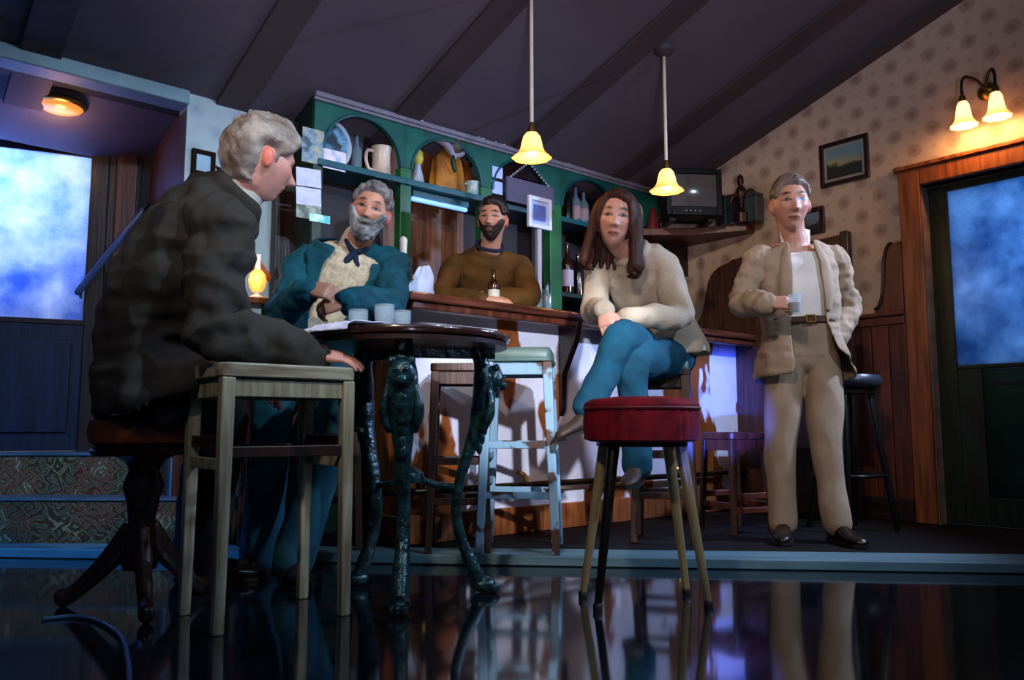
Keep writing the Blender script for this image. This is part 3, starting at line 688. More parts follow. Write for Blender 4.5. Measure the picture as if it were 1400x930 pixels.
# shawl-draped golden figure in bay 2, with a pale round plate
p = shelf_pt(612, .10)
t = thing('ornament', 'golden brown draped figure ornament with pale round hood in the second arch', 'ornament', p, A, SG)
mb = MB(); n = 36; rings = []
for k in range(11):
    q = k/10; z = .30*q; r = lerp(.125, .085, q) if q < .75 else lerp(.088, .02, (q-.75)/.25)
    rings.append([V3((r*(1+.09*math.sin(7*2*math.pi*j/n+k*.25))*math.cos(2*math.pi*j/n), .62*r*(1+.09*math.sin(7*2*math.pi*j/n))*math.sin(2*math.pi*j/n), z)) for j in range(n)])
mb.loft(rings); build('robe', mb, mat('golden_cloth', '#a8701a', .6, c2='#6e440f', scale=9, bump=.2), t, sub=1)
mb = MB(); mb.tube([(-.11, -.05, .30), (-.06, -.085, .26), (-.015, -.088, .2)], [.02, .022, .014], 10, k=4); mb.tube([(.07*math.cos(q*.35)-.0, -.075, .28+.058*math.sin(q*.35)) for q in range(18)], .015, 10, closed=True); build('hood', mb, mat('pale_wool', '#8d8ea0', .8), t)
mb = MB(); mb.ell((0, -.065, .28), (.055, .045, .055)); build('head', mb, mat('dull_brown_clay', '#4a3c30', .5), t)
mb = MB(); mb.tube([(-.02, -.1, .12), (-.035, -.1, .17), (-.03, -.098, .2)], [.012, .016, .01], 8); build('sash', mb, M['dkgreen'], t)
p = shelf_pt(571, .06)
t = thing('figurine', 'small figurine with yellow head and white skirt at the left of the second arch', 'ornament', p, A, SG)
mb = MB(); mb.lathe([(.001, 0), (.04, 0), (.036, .04), (.02, .1), (.018, .12), (.001, .122)], 20); build('skirt', mb, mat('white_glaze', '#a0b0c0', .3), t)
mb = MB(); mb.lathe([(.001, .12), (.02, .12), (.034, .15), (.03, .19), (.012, .215), (.001, .216)], 18); build('head', mb, mat('yellow_glaze', '#b0a83a', .35), t)
jug(646, .06, .095, .045, 'small pale cup with handle at the right of the second arch', mat('cool_china', '#9fb8b8', .3, c2='#5f8a8a', scale=12), 'cup', 'cup')
p = shelf_pt(637, .15)
t = MB(); t.lathe([(.001, 0), (.04, 0), (.05, .05), (.045, .16), (.02, .22), (.025, .25), (.001, .252)], 22); tag(build('vase', t, mat('rust_glaze', '#6a3a14', .3), None, p, A), 'rust brown vase at the back right of the second arch', 'vase', SG)
# bays 3 and 4: bottles on shelves
def bay_pt(px, y, z): u, _ = onV(px, 300, VG+y); return R(u, VG+y, PLAT+z)
lab_w = mat('white_bottle_label', '#c8b8c4', .7); lab_p = mat('pink_bottle_label', '#a08894', .7)
for k, (px, y, h, m, l, lb) in enumerate([
    (776, .10, .25, M['bg_dark'], 'dark bottle on the top shelf, first right of the menu board', None), (787, .12, .27, M['bg_clear'], 'pale bottle on the top shelf, second right of the menu board', lab_p),
    (798, .10, .24, M['bg_clear'], 'pale labelled bottle on the top shelf, left of the woman\'s head', lab_p), (838, .12, .25, M['bg_brown'], 'brown bottle on the top shelf right above the woman\'s head', None)]):
    bottle(bay_pt(px, y, ZS), h, .036, m, l, lb, 'bottles on the top shelf')
for k, (px, y, h, m, l, lb) in enumerate([
    (752, .08, .33, M['bg_brown'], 'brown bottle with white label right of the framed notice, left of a pair', lab_w),
    (775, .08, .34, M['bg_brown'], 'brown bottle with white label right of the framed notice, right of a pair', lab_w),
    (764, .16, .33, M['bg_clear'], 'pale bottle standing behind the pair of labelled brown bottles', None),
    (790, .14, .3, M['bg_dark'], 'dark bottle standing closest to the woman\'s shoulder on the lower shelf', None)]):
    bottle(bay_pt(px, y, 1.40), h, .042, m, l, lb, 'bottles on the lower shelf')
for k, (px, l) in enumerate([(750, 'pale bottle under the lower shelf, nearest the barman'), (762, 'pale bottle under the lower shelf, middle of three'), (774, 'pale bottle under the lower shelf, nearest the woman')]):
    bottle(bay_pt(px, .1, .97), .27, .038, M['bg_clear'], l, lab_p if k else None, 'bottles below the lower shelf')
# lavender tall carton behind the woman
p = bay_pt(806, .09, 1.40)
t = MB(); t.span((-.03, -.03, 0), (.03, .03, .30)); tag(build('carton', t, mat('lavender_card', '#8f90d0', .6, c2='#a8a0d4', scale=6), None, p, A, bev=.003), 'tall lavender bottle carton beside the woman\'s shoulder', 'carton')
# menu board hung in the third bay, with its chain
u1, _ = onV(692, 264, VG-.03); u2, _ = onV(756, 264, VG-.03); _, z1 = onV(724, 249, VG-.03); _, z0 = onV(724, 282, VG-.03)
t = thing('menu_board', 'blank grey violet board hanging by a chain in front of the third arch', 'board', R((u1+u2)/2, VG-.03, (z0+z1)/2), A)
w, h = (u2-u1), z1-z0
mb = MB(); mb.span((-w/2, -.01, -h/2), (w/2, .01, h/2)); build('panel', mb, mat('grey_violet_board', '#4c4862', .6, c2='#3f3c56', scale=4), t, bev=.003)
mb = MB(); 
for sx in (1, -1):
    for q in range(9):
        c = V3((sx*w*.42, 0, h/2)).lerp(V3((0, .012, h/2+.13)), (q+.5)/9); mb.ell(c, (.008, .005, .009), n=8, m=6)
build('chain', mb, mat('pale_chain', '#a8a8b8', .4, .6), t)
# ================= the bar =================
BV0, BV1, BU0 = 2.98, 3.34, 1.95
BT = 1.163
b = thing('bar_counter', 'long wooden bar with painted light and shade on its front and dark polished top', 'bar', R(BU0, BV0, PLAT), A)
BL = UR-BU0-.01; bt = BT-PLAT
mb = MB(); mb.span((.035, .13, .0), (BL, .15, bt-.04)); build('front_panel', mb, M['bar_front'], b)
mb = MB()
for k in range(3): mb.span((.02, .13+k*.081, .0), (.05, .13+k*.081+.078, bt-.04))
build('end_panel', mb, wood('bar_end_wood', '#94592e', '#6a3a1c', .35), b, bev=.004)
mb = MB(); mb.span((.05, .36-.03, 0), (BL, .36, bt-.04)); build('rear_panel', mb, M['dark_wood'], b)
mb = MB(); mb.span((-.04, -.035, bt-.04), (BL, .40, bt)); build('counter_top', mb, wood('bar_top_wood', '#5d3226', '#341a14', .22, axis=0, coat=.6), b, bev=.012, seg=3)
mb = MB(); mb.span((-.015, -.012, bt-.075), (BL, .05, bt-.04)); build('edge_moulding', mb, M['red_wood'], b, bev=.008)
mb = MB(); mb.span((0, .11, 0), (BL, .14, .13)); mb.span((0, .11, 0), (.03, .37, .13)); build('plinth', mb, M['orange_wood'], b, bev=.006)
mb = MB(); mb.tube([(-.07, .3, .24), (-.07, .10, .24), (-.04, .07, .24), (BL*.6, .07, .24), (BL-.02, .07, .24)], .016, 12); build('foot_rail', mb, mat('dark_rail_metal', '#33261e', .3, .8), b)
for k in range(5):
    x = .12+k*(BL-.3)/4
    mb = MB(); mb.tube([(x, .13, .30), (x, .08, .29), (x, .07, .255)], .010, 8, k=4); build('rail_bracket', mb, M['brass'], b)
for x in (1.02,):
    mb = MB(); mb.prism([(0, bt-.04), (0, .58), (-.02, .62), (-.03, .8), (-.13, bt-.14), (-.15, bt-.04)], lambda a_, b_, d: V3((x+d, .13+a_, b_)), -.02, .02); build('corbel', mb, M['dark_wood'], b, bev=.006)
def BW(x, y, z=None): return R(BU0+x, BV0+y, BT+(z or 0))
def bar_pt(px, y): u, _ = onV(px, 420, BV0+y); return R(u, BV0+y, BT)
# framed notice on its post, standing on the bar
u, zt = onV(736, 292, BV0+.30)
t = thing('notice_stand', 'white framed notice with a blue sheet on a pale post standing on the bar', 'sign', R(u, BV0+.30, BT), A)
zz = zt-BT
mb = MB(); mb.lathe([(.001, 0), (.06, 0), (.06, .008), (.02, .018), (.001, .02)], 20); build('base', mb, mat('grey_metal', '#8a8c98', .35, .7), t)
mb = MB(); mb.span((-.016, -.012, .01), (.016, .012, zz-.07)); build('post', mb, mat('pale_grey_paint', '#8d919c', .5), t, bev=.003)
w, h, q = .175, .18, .024
mb = MB(); mb.span((-w/2, -.02, zz-h/2), (-w/2+q, 0, zz+h/2)); mb.span((w/2-q, -.02, zz-h/2), (w/2, 0, zz+h/2)); mb.span((-w/2+q, -.02, zz-h/2), (w/2-q, 0, zz-h/2+q)); mb.span((-w/2+q, -.02, zz+h/2-q), (w/2-q, 0, zz+h/2)); build('frame', mb, mat('white_frame_paint', '#b4c2dc', .4), t, bev=.003)
mb = MB(); mb.span((-w/2+q, -.010, zz-h/2+q), (w/2-q, -.002, zz+h/2-q)); build('mount', mb, mat('pale_blue_mount', '#94aad6', .6), t)
mb = MB(); mb.span((-.045, -.013, zz-.045), (.045, -.009, zz+.045)); build('sheet', mb, mat('blue_sheet', '#33509c', .6, c2='#4a66b0', scale=40, stretch=(1, 1, 6)), t)
# bottle in front of the barman, with a pale lower label
bottle(bar_pt(675, .15), .20, .03, M['bg_brown'], 'small brown beer bottle with pale label on the bar before the barman', mat('pale_label', '#b8bcae', .7))
for px, y, h, l, lb in ((748, .2, .30, 'clear glass bottle on the bar right under the framed notice', None), (735, .14, .22, 'short pale bottle on the bar between barman and notice post', None)):
    bottle(bar_pt(px, y), h*.6, .028, M['bg_clear'], l, lb, 'pale bottles on the bar')
# ================= television on its corner shelf =================
pA = R(UR, 3.0, 0); zs = 1.905
c1 = R(UR-.005, VG-.07, 0); 
sv = 2.98
t = thing('corner_shelf', 'dark red wooden corner shelf carrying the television', 'shelf', R(UR-.004, VG+.1, zs), A)
L1, L2 = .80, VG+.1-sv
mb = MB(); mb.prism([(0, 0), (-L1, 0), (-L1, -.06), (-L1*.35, -L2*.62), (-.10, -L2), (0, -L2)], lambda a_, b_, d: V3((a_, b_, d)), -.05, 0); build('board', mb, M['red_wood'], t, bev=.006)
mb = MB(); mb.prism([(0, -.05), (-.3, -.05), (-.02, -.26), (0, -.26)], lambda a_, b_, d: V3((a_, -.25+d, b_)), -.015, .015); build('bracket', mb, M['dark_wood'], t)
tvp, tvl = P(948, 302, 5.30), None
d_ = _ray(948, 302); tt = (zs-H)/d_.z; tw = V3((d_.x*tt, d_.y*tt, zs)); tw = tw*1.0
uu = CA*tw.x+SA*tw.y; vv = -SA*tw.x+CA*tw.y
tvloc = R(min(uu+.06, UR-.32), min(vv+.10, VG-.28), zs)
ang = math.atan2(-tvloc.x+1.0, tvloc.y-.3)*-1+.15
tv = thing('television', 'old boxy television on the corner shelf above the woman', 'television', tvloc, .08)
tw_, th_ = .37, .33
mb = MB(); mb.loft([[V3((sx*x/2, y, z0+ (z1-z0)*(sz+1)/2)) for sx, sz in ((-1, -1), (1, -1), (1, 1), (-1, 1))] for x, y, z0, z1 in ((tw_, -.17, .02, th_), (tw_, -.05, .02, th_), (tw_*.85, .08, .03, th_*.92), (tw_*.6, .15, .05, th_*.75))]); build('casing', mb, mat('black_plastic', '#100e12', .5, spec=.2), tv, bev=.012, seg=3)
mb = MB(); q = .035
mb.span((-tw_/2, -.185, .02), (-tw_/2+q, -.165, th_)); mb.span((tw_/2-q, -.185, .02), (tw_/2, -.165, th_)); mb.span((-tw_/2+q, -.185, .02), (tw_/2-q, -.165, .02+.06)); mb.span((-tw_/2+q, -.185, th_-q), (tw_/2-q, -.165, th_)); build('bezel', mb, mat('black_bezel', '#08070a', .5, spec=.2), tv, bev=.006)
mb = MB(); nx, ny = 10, 8; vs = []; fs = []
for j in range(ny+1):
    for i in range(nx+1):
        x = lerp(-tw_/2+q, tw_/2-q, i/nx); z = lerp(.08, th_-q, j/ny); vs.append(V3((x, -.172-.012*(1-(2*i/nx-1)**2)*(1-(2*j/ny-1)**2), z)))
for j in range(ny):
    for i in range(nx): fs.append((j*(nx+1)+i, j*(nx+1)+i+1, (j+1)*(nx+1)+i+1, (j+1)*(nx+1)+i))
mb.add(vs, fs); build('screen', mb, mat('grey_green_screen', '#4c4a48', .12, c2='#444446', scale=2), tv)
mb = MB()
for k in range(4): mb.tube([(-.06+k*.03, -.185, .048), (-.06+k*.03, -.192, .048)], .007, 10)
build('knobs', mb, mat('grey_knob', '#7a7478', .4), tv)
for sg in (-1, 1): mb = MB(); mb.span((sg*.13-.02, -.12, 0), (sg*.13+.02, .08, .022)); build('foot', mb, M['black'], tv)
def shelf2(px, v): 
    d = _ray(px, 300); t_ = (v)/(-SA*d.x+CA*d.y); p = d*t_; return V3((p.x, p.y, zs))
def shelf3(px, u): q = _ray(px, 300); t_ = u/(CA*q.x+SA*q.y); p_ = q*t_; return V3((p_.x, p_.y, zs))
for k, (px, v_, w, h, d, c, l) in enumerate([(994, 3.28, .035, .20, .14, '#131015', 'black book upright right of the television, first of the row'), (1000, 3.24, .03, .18, .14, '#1f3a34', 'dark green book upright beside the television, second of the row'), (1006, 3.19, .035, .19, .14, '#141722', 'dark navy book third in the row beside the television')]):
    mb = MB(); t = thing('book', l, 'book', shelf3(px, UR-.13), A+math.pi/2, 'books on the corner shelf')
    mb.span((-w/2, -d/2, 0), (-w/2+.003, d/2, h)); mb.span((w/2-.003, -d/2, 0), (w/2, d/2, h)); mb.span((-w/2, d/2-.003, 0), (w/2, d/2, h)); build('cover', mb, mat('book_cover', c, .6), t)
    mb = MB(); mb.span((-w/2+.003, -d/2+.004, .004), (w/2-.003, d/2-.003, h-.004)); build('pages', mb, M['cream'], t)
# trophy-like brown ornament, teal box, red cone left of the TV, small white lamp
p = shelf3(1014, UR-.14)
t = thing('trophy', 'dark brown winged trophy at the right end of the corner shelf', 'trophy', p, .2)
mb = MB(); mb.lathe([(.001, 0), (.045, 0), (.045, .06), (.03, .07), (.012, .1), (.012, .13), (.03, .16), (.04, .2), (.03, .23), (.015, .25), (.022, .28), (.02, .31), (.001, .33)], 20); build('figure', mb, mat('dark_bronze', '#2c1812', .35, .4), t)
mb = MB(); mb.tube([(.03, 0, .19), (.07, 0, .22), (.1, 0, .20)], [.015, .018, .01], 10, k=4); mb.tube([(-.03, 0, .19), (-.06, 0, .17), (-.075, 0, .13)], [.015, .014, .008], 10, k=4); build('arms', mb, mat('bronze_arm', '#3c2018', .35, .4), t)
p = shelf3(1031, UR-.09)
t = MB(); t.span((-.045, -.04, 0), (.045, .04, .17)); t.span((-.048, -.043, .17), (.048, .043, .19)); tag(build('tin_box', t, mat('teal_grey_tin', '#3a4a50', .4, c2='#2a3640', scale=5), None, p, RW, bev=.005), 'upright teal grey tin box at the far right end of the corner shelf', 'box')
p = shelf2(893, 3.58)
t = MB(); t.lathe([(.001, 0), (.05, 0), (.045, .05), (.02, .15), (.012, .19), (.001, .2)], 18); tag(build('red_ornament', t, mat('red_glaze', '#6a1d26', .35), None, p, A), 'small red cone shaped ornament left of the television', 'ornament')
# ================= stools and table =================
def square_stool(name, label, loc, rz, hgt, w, leg, rail, seatm, legm, railm, dep=1.0, seat_th=.035, splay=0.0, rails=((.72, .72), (.66, .66)), pad=None, group=None, railh=.03, rail2=None):
    """four-legged stool, local origin on the floor under the seat centre"""
    t = thing(name, label, 'stool', loc, rz, group)
    mb = MB(); h2 = w/2
    r = .03; pts = []; hd = h2*dep
    for cx, cy, a0 in ((h2-r, hd-r, 0), (-h2+r, hd-r, 90), (-h2+r, -hd+r, 180), (h2-r, -hd+r, 270)):
        for k in range(5): a = math.radians(a0+k*22.5); pts.append((cx+r*math.cos(a), cy+r*math.sin(a)))
    mb.prism(pts, lambda a, b, d: V3((a, b, d)), hgt-seat_th, hgt); build('seat', mb, seatm, t, bev=.006, seg=3)
    if pad:
        mb = MB(); q = [V3((x*.96, y*.96, 0)) for x, y in pts]
        mb.loft([[p+V3((0, 0, hgt)) for p in q], [p*1.0+V3((0, 0, hgt+.03)) for p in q], [p*.93+V3((0, 0, hgt+.043)) for p in q], [p*.6+V3((0, 0, hgt+.048)) for p in q]]); build('pad', mb, pad, t, ang=50)
    i = h2-leg/2-.004; o = i+splay
    iy = hd-leg/2-.004; oy = iy+splay
    top = [(sx*i, sy*iy) for sx, sy in ((-1, -1), (1, -1), (1, 1), (-1, 1))]; bot = [(sx*o, sy*oy) for sx, sy in ((-1, -1), (1, -1), (1, 1), (-1, 1))]
    for (a, b), (c, d) in zip(top, bot):
        mb = MB(); mb.beam((c, d, 0), (a, b, hgt-seat_th), leg*.8, leg*.8, V3((1, 0, 0)), leg, leg); build('leg', mb, legm, t, bev=.005)
    mb = MB()
    for k in range(4):
        a, b = V3((*top[k], hgt-seat_th-.028)), V3((*top[(k+1) % 4], hgt-seat_th-.028)); mb.beam(a, b, .018, .055, V3((0, 0, 1)).cross(b-a))
    build('apron', mb, railm, t, bev=.003)
    for k in range(4):
        for z in rails[k % 2]:
            f = z; p = lambda j: V3((lerp(bot[j][0], top[j][0], f), lerp(bot[j][1], top[j][1], f), f*(hgt-seat_th)))
            mb = MB(); a, b = p(k), p((k+1) % 4); mb.beam(a, b, .018, railh, V3((0, 0, 1)).cross(b-a)); build('stretcher', mb, (rail2 or railm) if z == rails[k % 2][0] else railm, t, bev=.004)
    return t
# the near stool
qa, qb, qc, qd = onZ(310, 858, 0), onZ(476, 848, 0), onZ(411, 827, 0), onZ(254, 838, 0)
ctr = (qa+qb+qc+qd)/4; wleg = ((qb-qa).length+(qc-qd).length)/2
ang = math.atan2((qb-qa).y, (qb-qa).x)
NS = (ctr, ang)
m_leg = wood('grey_green_worn_wood', '#8c8a74', '#5c5545', .4, scale=6)
ang = math.radians(38); wleg = .375; dleg = .30; nl = V3(((310-700)/F*2.285, 2.285, 0)); e1 = V3((math.cos(ang), math.sin(ang), 0)); e2 = V3((-math.sin(ang), math.cos(ang), 0)); ctr = nl+e1*(wleg/2)+e2*(dleg/2)
near = square_stool('bar_stool', 'pale worn wooden stool standing alone nearest the viewer, left of the round table', ctr, ang, .752, wleg+.045, .04, .03, wood('worn_seat_wood', '#9a9886', '#5f5648', .3, axis=0, scale=5, coat=.3), m_leg, m_leg, (dleg+.045)/(wleg+.045), seat_th=.042, splay=.004, rails=((.70,), (.74, .65)), railh=.034, rail2=M['dark_wood'])
# red velvet round stool
rc = onZ(881, 824, 0)
t = thing('round_stool', 'round stool with a deep red velvet cushion and splayed metal legs', 'stool', rc, .1)
M['velvet'] = mat('red_velvet', '#740a1f', .75, c2='#4e0716', scale=16, spec=.2)
hs = .655; R0 = .188; n = 96
def pleat_ring(r, z, amp): return [V3((r*(1+amp*math.cos(32*2*math.pi*j/n))*math.cos(2*math.pi*j/n), r*(1+amp*math.cos(32*2*math.pi*j/n))*math.sin(2*math.pi*j/n), z)) for j in range(n)]
mb = MB(); mb.loft([pleat_ring(R0*.9, hs-.135, 0), pleat_ring(R0, hs-.128, .012), pleat_ring(R0*1.01, hs-.07, .016), pleat_ring(R0, hs-.02, .010)]); build('pleated_side', mb, M['velvet'], t, ang=60)
mb = MB(); mb.lathe([(.001, hs-.03), (R0*1.0, hs-.03), (R0*1.02, hs-.02), (R0*1.01, hs-.01), (R0*.9, hs+.004), (R0*.5, hs+.012), (.001, hs+.014)], 48); build('cushion', mb, M['velvet'], t, ang=60)
mb = MB(); mb.tube([(R0*1.012*math.cos(2*math.pi*j/40), R0*1.012*math.sin(2*math.pi*j/40), hs-.026) for j in range(40)], .006, 8, closed=True); build('piping', mb, mat('dark_red_piping', '#5a0a18', .6), t)
M['gold_leg'] = mat('gold_metal_leg', '#b8a478', .25, .6)
M['black_leg'] = mat('black_metal_leg', '#1a1816', .3, .5)
for k, a in enumerate((211, 155, 333, 31)):
    a = math.radians(a); p0 = V3((.125*math.cos(a), .125*math.sin(a), hs-.135)); p1 = V3((.205*math.cos(a), .205*math.sin(a), .012))
    mb = MB(); mb.tube([p0, p1], [.020, .012], 14); lg = build('leg', mb, M['gold_leg'] if k != 0 else M['black_leg'], t)
    mb = MB(); mb.lathe([(.001, -.012), (.015, -.012), (.016, .006), (.012, .012), (.001, .012)], 14); build('foot_cap', mb, M['black'], lg, (p1.x, p1.y, .012))
mb = MB(); mb.lathe([(.001, hs-.15), (.15, hs-.15), (.15, hs-.13), (.001, hs-.13)], 32); build('seat_base', mb, M['dark_wood'], t)
# blue painted bar stool in front of the counter
def ground(px, Y, z=PLAT): p = P(px, 600, Y); p.z = z; return p
bs = square_stool('bar_stool', 'pale blue painted bar stool with a grey green seat in front of the bar', ground(712, 3.57), -.1, .825, .30, .042, .03, mat('grey_green_vinyl', '#48605c', .45, c2='#38504c'), M['blue_stool'], M['blue_stool'], seat_th=.02, splay=.035, rails=((.30, .56), (.36, .5)), pad=mat('grey_green_vinyl', '#4c6662', .4, c2='#3c5450'))
M['brown_leg'] = wood('brown_stool_wood', '#4a2c20', '#2a1813', .4)
square_stool('bar_stool', 'dark brown wooden bar stool behind the cast iron table legs', ground(628, 3.56), .05, .80, .25, .036, .03, M['brown_leg'], M['brown_leg'], M['brown_leg'], splay=.022, rails=((.28, .5), (.33, .55)))
ws = square_stool('bar_stool', 'brown wooden bar stool the woman sits on, with a grey green seat', ground(908, 3.86), -.25, .80, .26, .04, .03, M['brown_leg'], wood('greyish_brown_wood', '#5a4038', '#3a2822', .4), M['brown_leg'], splay=.03, rails=((.28, .52), (.33, .57)), pad=mat('grey_green_vinyl', '#4c6058', .4, c2='#3c4f4a'))
square_stool('low_stool', 'low dark wooden stool in front of the blue lit bar front', ground(1003, 4.15), .45, .50, .24, .03, .03, M['red_wood'], M['brown_leg'], M['red_wood'], splay=.02, rails=((.25, .4), (.3,)))
# round topped stool behind the man in beige
sp = ground(1160, 4.25)
t = thing('round_bar_stool', 'round dark padded bar stool half hidden behind the man in beige', 'stool', sp, .2)
hs2 = .80
mb = MB(); mb.lathe([(.001, hs2-.07), (.16, hs2-.07), (.175, hs2-.055), (.178, hs2-.03), (.165, hs2-.006), (.1, hs2), (.001, hs2+.002)], 36); build('seat', mb, mat('blue_black_leather', '#23262e', .35), t)
mb = MB(); mb.lathe([(.001, hs2-.1), (.14, hs2-.1), (.14, hs2-.07), (.001, hs2-.07)], 30); build('seat_base', mb, M['dark_wood'], t)
fr = []
for a in (-38, 52, 142, 232):
    a = math.radians(a); mb = MB(); mb.tube([(.11*math.cos(a), .11*math.sin(a), hs2-.09), (.21*math.cos(a), .21*math.sin(a), .012)], [.019, .014], 12); build('leg', mb, M['black_leg'], t); fr.append(a)
mb = MB(); mb.tube([(.172*math.cos(2*math.pi*j/32), .172*math.sin(2*math.pi*j/32), .28) for j in range(32)], .01, 8, closed=True); build('foot_ring', mb, M['black_leg'], t)
# pedestal stool of the left man
pc = onZ(205, 818, 0)
pc.y = 2.62; pc.x = (203-700)/F*2.62
SEATZ = .605
t = thing('pedestal_stool', 'carved dark tripod stool with a brown leather seat under the grey haired man', 'stool', pc, 0)
mb = MB(); mb.lathe([(.001, SEATZ-.10), (.14, SEATZ-.10), (.165, SEATZ-.085), (.172, SEATZ-.05), (.165, SEATZ-.015), (.12, SEATZ), (.001, SEATZ+.004)], 40); build('seat', mb, mat('brown_leather', '#6a341c', .35, c2='#4a2212', scale=10), t)
mb = MB(); mb.lathe([(.001, SEATZ-.125), (.155, SEATZ-.125), (.165, SEATZ-.11), (.15, SEATZ-.10), (.001, SEATZ-.10)], 36); build('seat_rim', mb, M['dark_wood'], t)
mb = MB(); mb.lathe([(.001, .12), (.05, .12), (.058, .15), (.045, .2), (.04, .27), (.048, .33), (.062, .38), (.045, .43), (.06, .46), (.10, SEATZ-.125), (.001, SEATZ-.125)], 28); build('column', mb, M['dark_wood'], t)
for a in (178, 300, 58):
    a = math.radians(a); c, s_ = math.cos(a), math.sin(a)
    pr = [(.035, .24, .034), (.08, .17, .036), (.14, .105, .030), (.2, .05, .026), (.245, .028, .03)]
    mb = MB(); mb.tube([(r*c, r*s_, z) for r, z, _ in pr], [w for *_, w in pr], 12, k=5, flat=.8); build('leg', mb, M['dark_wood'], t)
# ================= cast iron table =================
TC = V3((-.355, 2.80, 0)); TT = .885
t = thing('pub_table', 'round dark pub table on ornate cast iron legs between the two seated men', 'table', TC, 0)
mb = MB(); mb.lathe([(.001, TT-.03), (.325, TT-.03), (.345, TT-.024), (.35, TT-.012), (.345, TT-.002), (.335, TT), (.001, TT)], 64); build('tabletop', mb, wood('polished_table_wood', '#3a1f1a', '#1d100f', .2, axis=0, coat=.5), t, ang=50)
mb = MB(); mb.lathe([(.30, TT-.045), (.338, TT-.045), (.338, TT-.03), (.30, TT-.03)], 48); build('rim_moulding', mb, M['dark_wood'], t)
M['iron'] = mat('teal_black_iron_glints', '#101c22', .28, .5, c2='#23484e', scale=30, bump=.6, bscale=45)  # lighter teal specks stand for glints on the casting
def iron_leg(ang, tgt=None):
    c, s_ = math.cos(ang), math.sin(ang)
    Q = lambda r, z: V3((r*c, r*s_, z))
    pr = [(.235, TT-.05, .03), (.25, .80, .034), (.262, .72, .05), (.255, .63, .052), (.232, .55, .036), (.20, .46, .026), (.172, .36, .022), (.165, .27, .022), (.185, .18, .024), (.225, .09, .03), (.255, .03, .03)]
    mb = MB(); mb.tube([Q(r, z) for r, z, _ in pr], [w for *_, w in pr], 14, k=5, flat=.78, ref=V3((-s_, c, 0)))
    lg = build('leg', mb, M['iron'], t)
    o = MB()                                  # lion mask, leaf scrolls, paw
    fwd = V3((c, s_, 0)); sd = V3((-s_, c, 0)); up = V3((0, 0, 1))
    o.ell(Q(.295, .735), (.042, .036, .05), (sd, fwd, up)); o.ell(Q(.325, .715), (.02, .02, .018), (sd, fwd, up))
    for k in (-1, 1):
        o.ell(Q(.30, .775)+sd*(.03*k), (.014, .012, .014), (sd, fwd, up)); o.ell(Q(.328, .745)+sd*(.016*k), (.008, .008, .008), (sd, fwd, up))
        o.tube([Q(.27, .70)+sd*(.04*k), Q(.275, .62)+sd*(.056*k), Q(.25, .56)+sd*(.04*k), Q(.235, .58)+sd*(.02*k)], [.012, .016, .013, .008], 10, k=4)
    for j in range(6): o.ell(Q(.29-.009*j, .66-.033*j), (.022-.0018*j, .012, .024), (sd, fwd, up), 12, 8)
    build('lion_mask', o, M['iron'], lg)
    o = MB(); o.ell(Q(.262, .028), (.036, .045, .027), (sd, fwd, up))
    for k in (-1, 0, 1): o.ell(Q(.298, .018)+sd*(.019*k), (.012, .018, .017), (sd, fwd, up), 10, 8)
    build('paw_foot', o, M['iron'], lg)
for a in (-88, 12, 140): iron_leg(math.radians(a))
mb = MB()
for a in (-88, 12, 140): 
    a = math.radians(a); mb.tube([(.012*math.cos(a), .012*math.sin(a), .40), (.09*math.cos(a), .09*math.sin(a), .37), (.168*math.cos(a), .168*math.sin(a), .36)], .012, 10, k=4)
mb.lathe([(.001, .375), (.05, .378), (.055, .395), (.05, .412), (.02, .43), (.001, .44)], 24); build('stretcher', mb, M['iron'], t)
mb = MB()
for a in (-88, 12, 140):
    a = math.radians(a); mb.beam((0, 0, TT-.052), (.3*math.cos(a), .3*math.sin(a), TT-.052), .05, .016)
build('top_bracket', mb, M['iron'], t)
# ---------- what stands on the table ----------
M['pint'] = mat('pint_glass', '#c4dcec', .06, spec=1, alpha=.22)
M['stout'] = mat('dark_stout', '#140a08', .2)
def on_table(px, py): return onZ(px, py, TT)
def pint(loc, h, r, label, fill=None, group='glasses on the round table'):
    t = thing('pint_glass', label, 'glass', loc, 0, group)
    mb = MB(); mb.lathe([(.001, 0), (r*.78, 0), (r*.8, .004), (r, h*.8), (r*.97, h), (r*.92, h), (r*.94, h*.8), (r*.74, .014), (.001, .012)], 28); build('tumbler', mb, M['pint'], t)
    if fill:
        mb = MB(); mb.lathe([(.001, .013), (r*.73, .015), (r*(.73+.19*fill), h*fill), (.001, h*fill)], 24); build('drink', mb, M['stout'], t)
def tb(px, Y): return V3(((px-700)/F*Y, Y, TT))
pint(tb(488, 2.96), .115, .037, 'tall clear tumbler on the round table nearest the bearded man\'s hands')
pint(tb(524, 2.90), .125, .037, 'tall clear tumbler, middle of the three on the round table')
pint(tb(548, 3.02), .12, .036, 'partly full dark drink glass on the round table, furthest right', .5)
# crumpled paper over the near left rim
mb = MB(); top = []; bot = []
for j in range(9):
    r = lerp(.20, .395, j/8); rt = []
    for i in range(25):
        a = math.radians(lerp(200, 252, i/24)+6*math.sin(j*.7)); q = .006+.012*abs(noise.noise(V3((i*.35, j*.5, 2))))+.010*(1-j/8)
        z = q if r < .352 else q-(r-.352)*.55
        rt.append(V3((TC.x+r*math.cos(a), TC.y+r*math.sin(a), TT+z)))
    top.append(rt)
nt_ = 25
mb.loft([r+[p-V3((0, 0, .003)) for p in reversed(r)] for r in top])
tag(build('newspaper', mb, mat('newsprint', '#d4d8ea', .8, c2='#a9b2d2', scale=30), None), 'crumpled white paper lying over the left rim of the round table', 'newspaper')
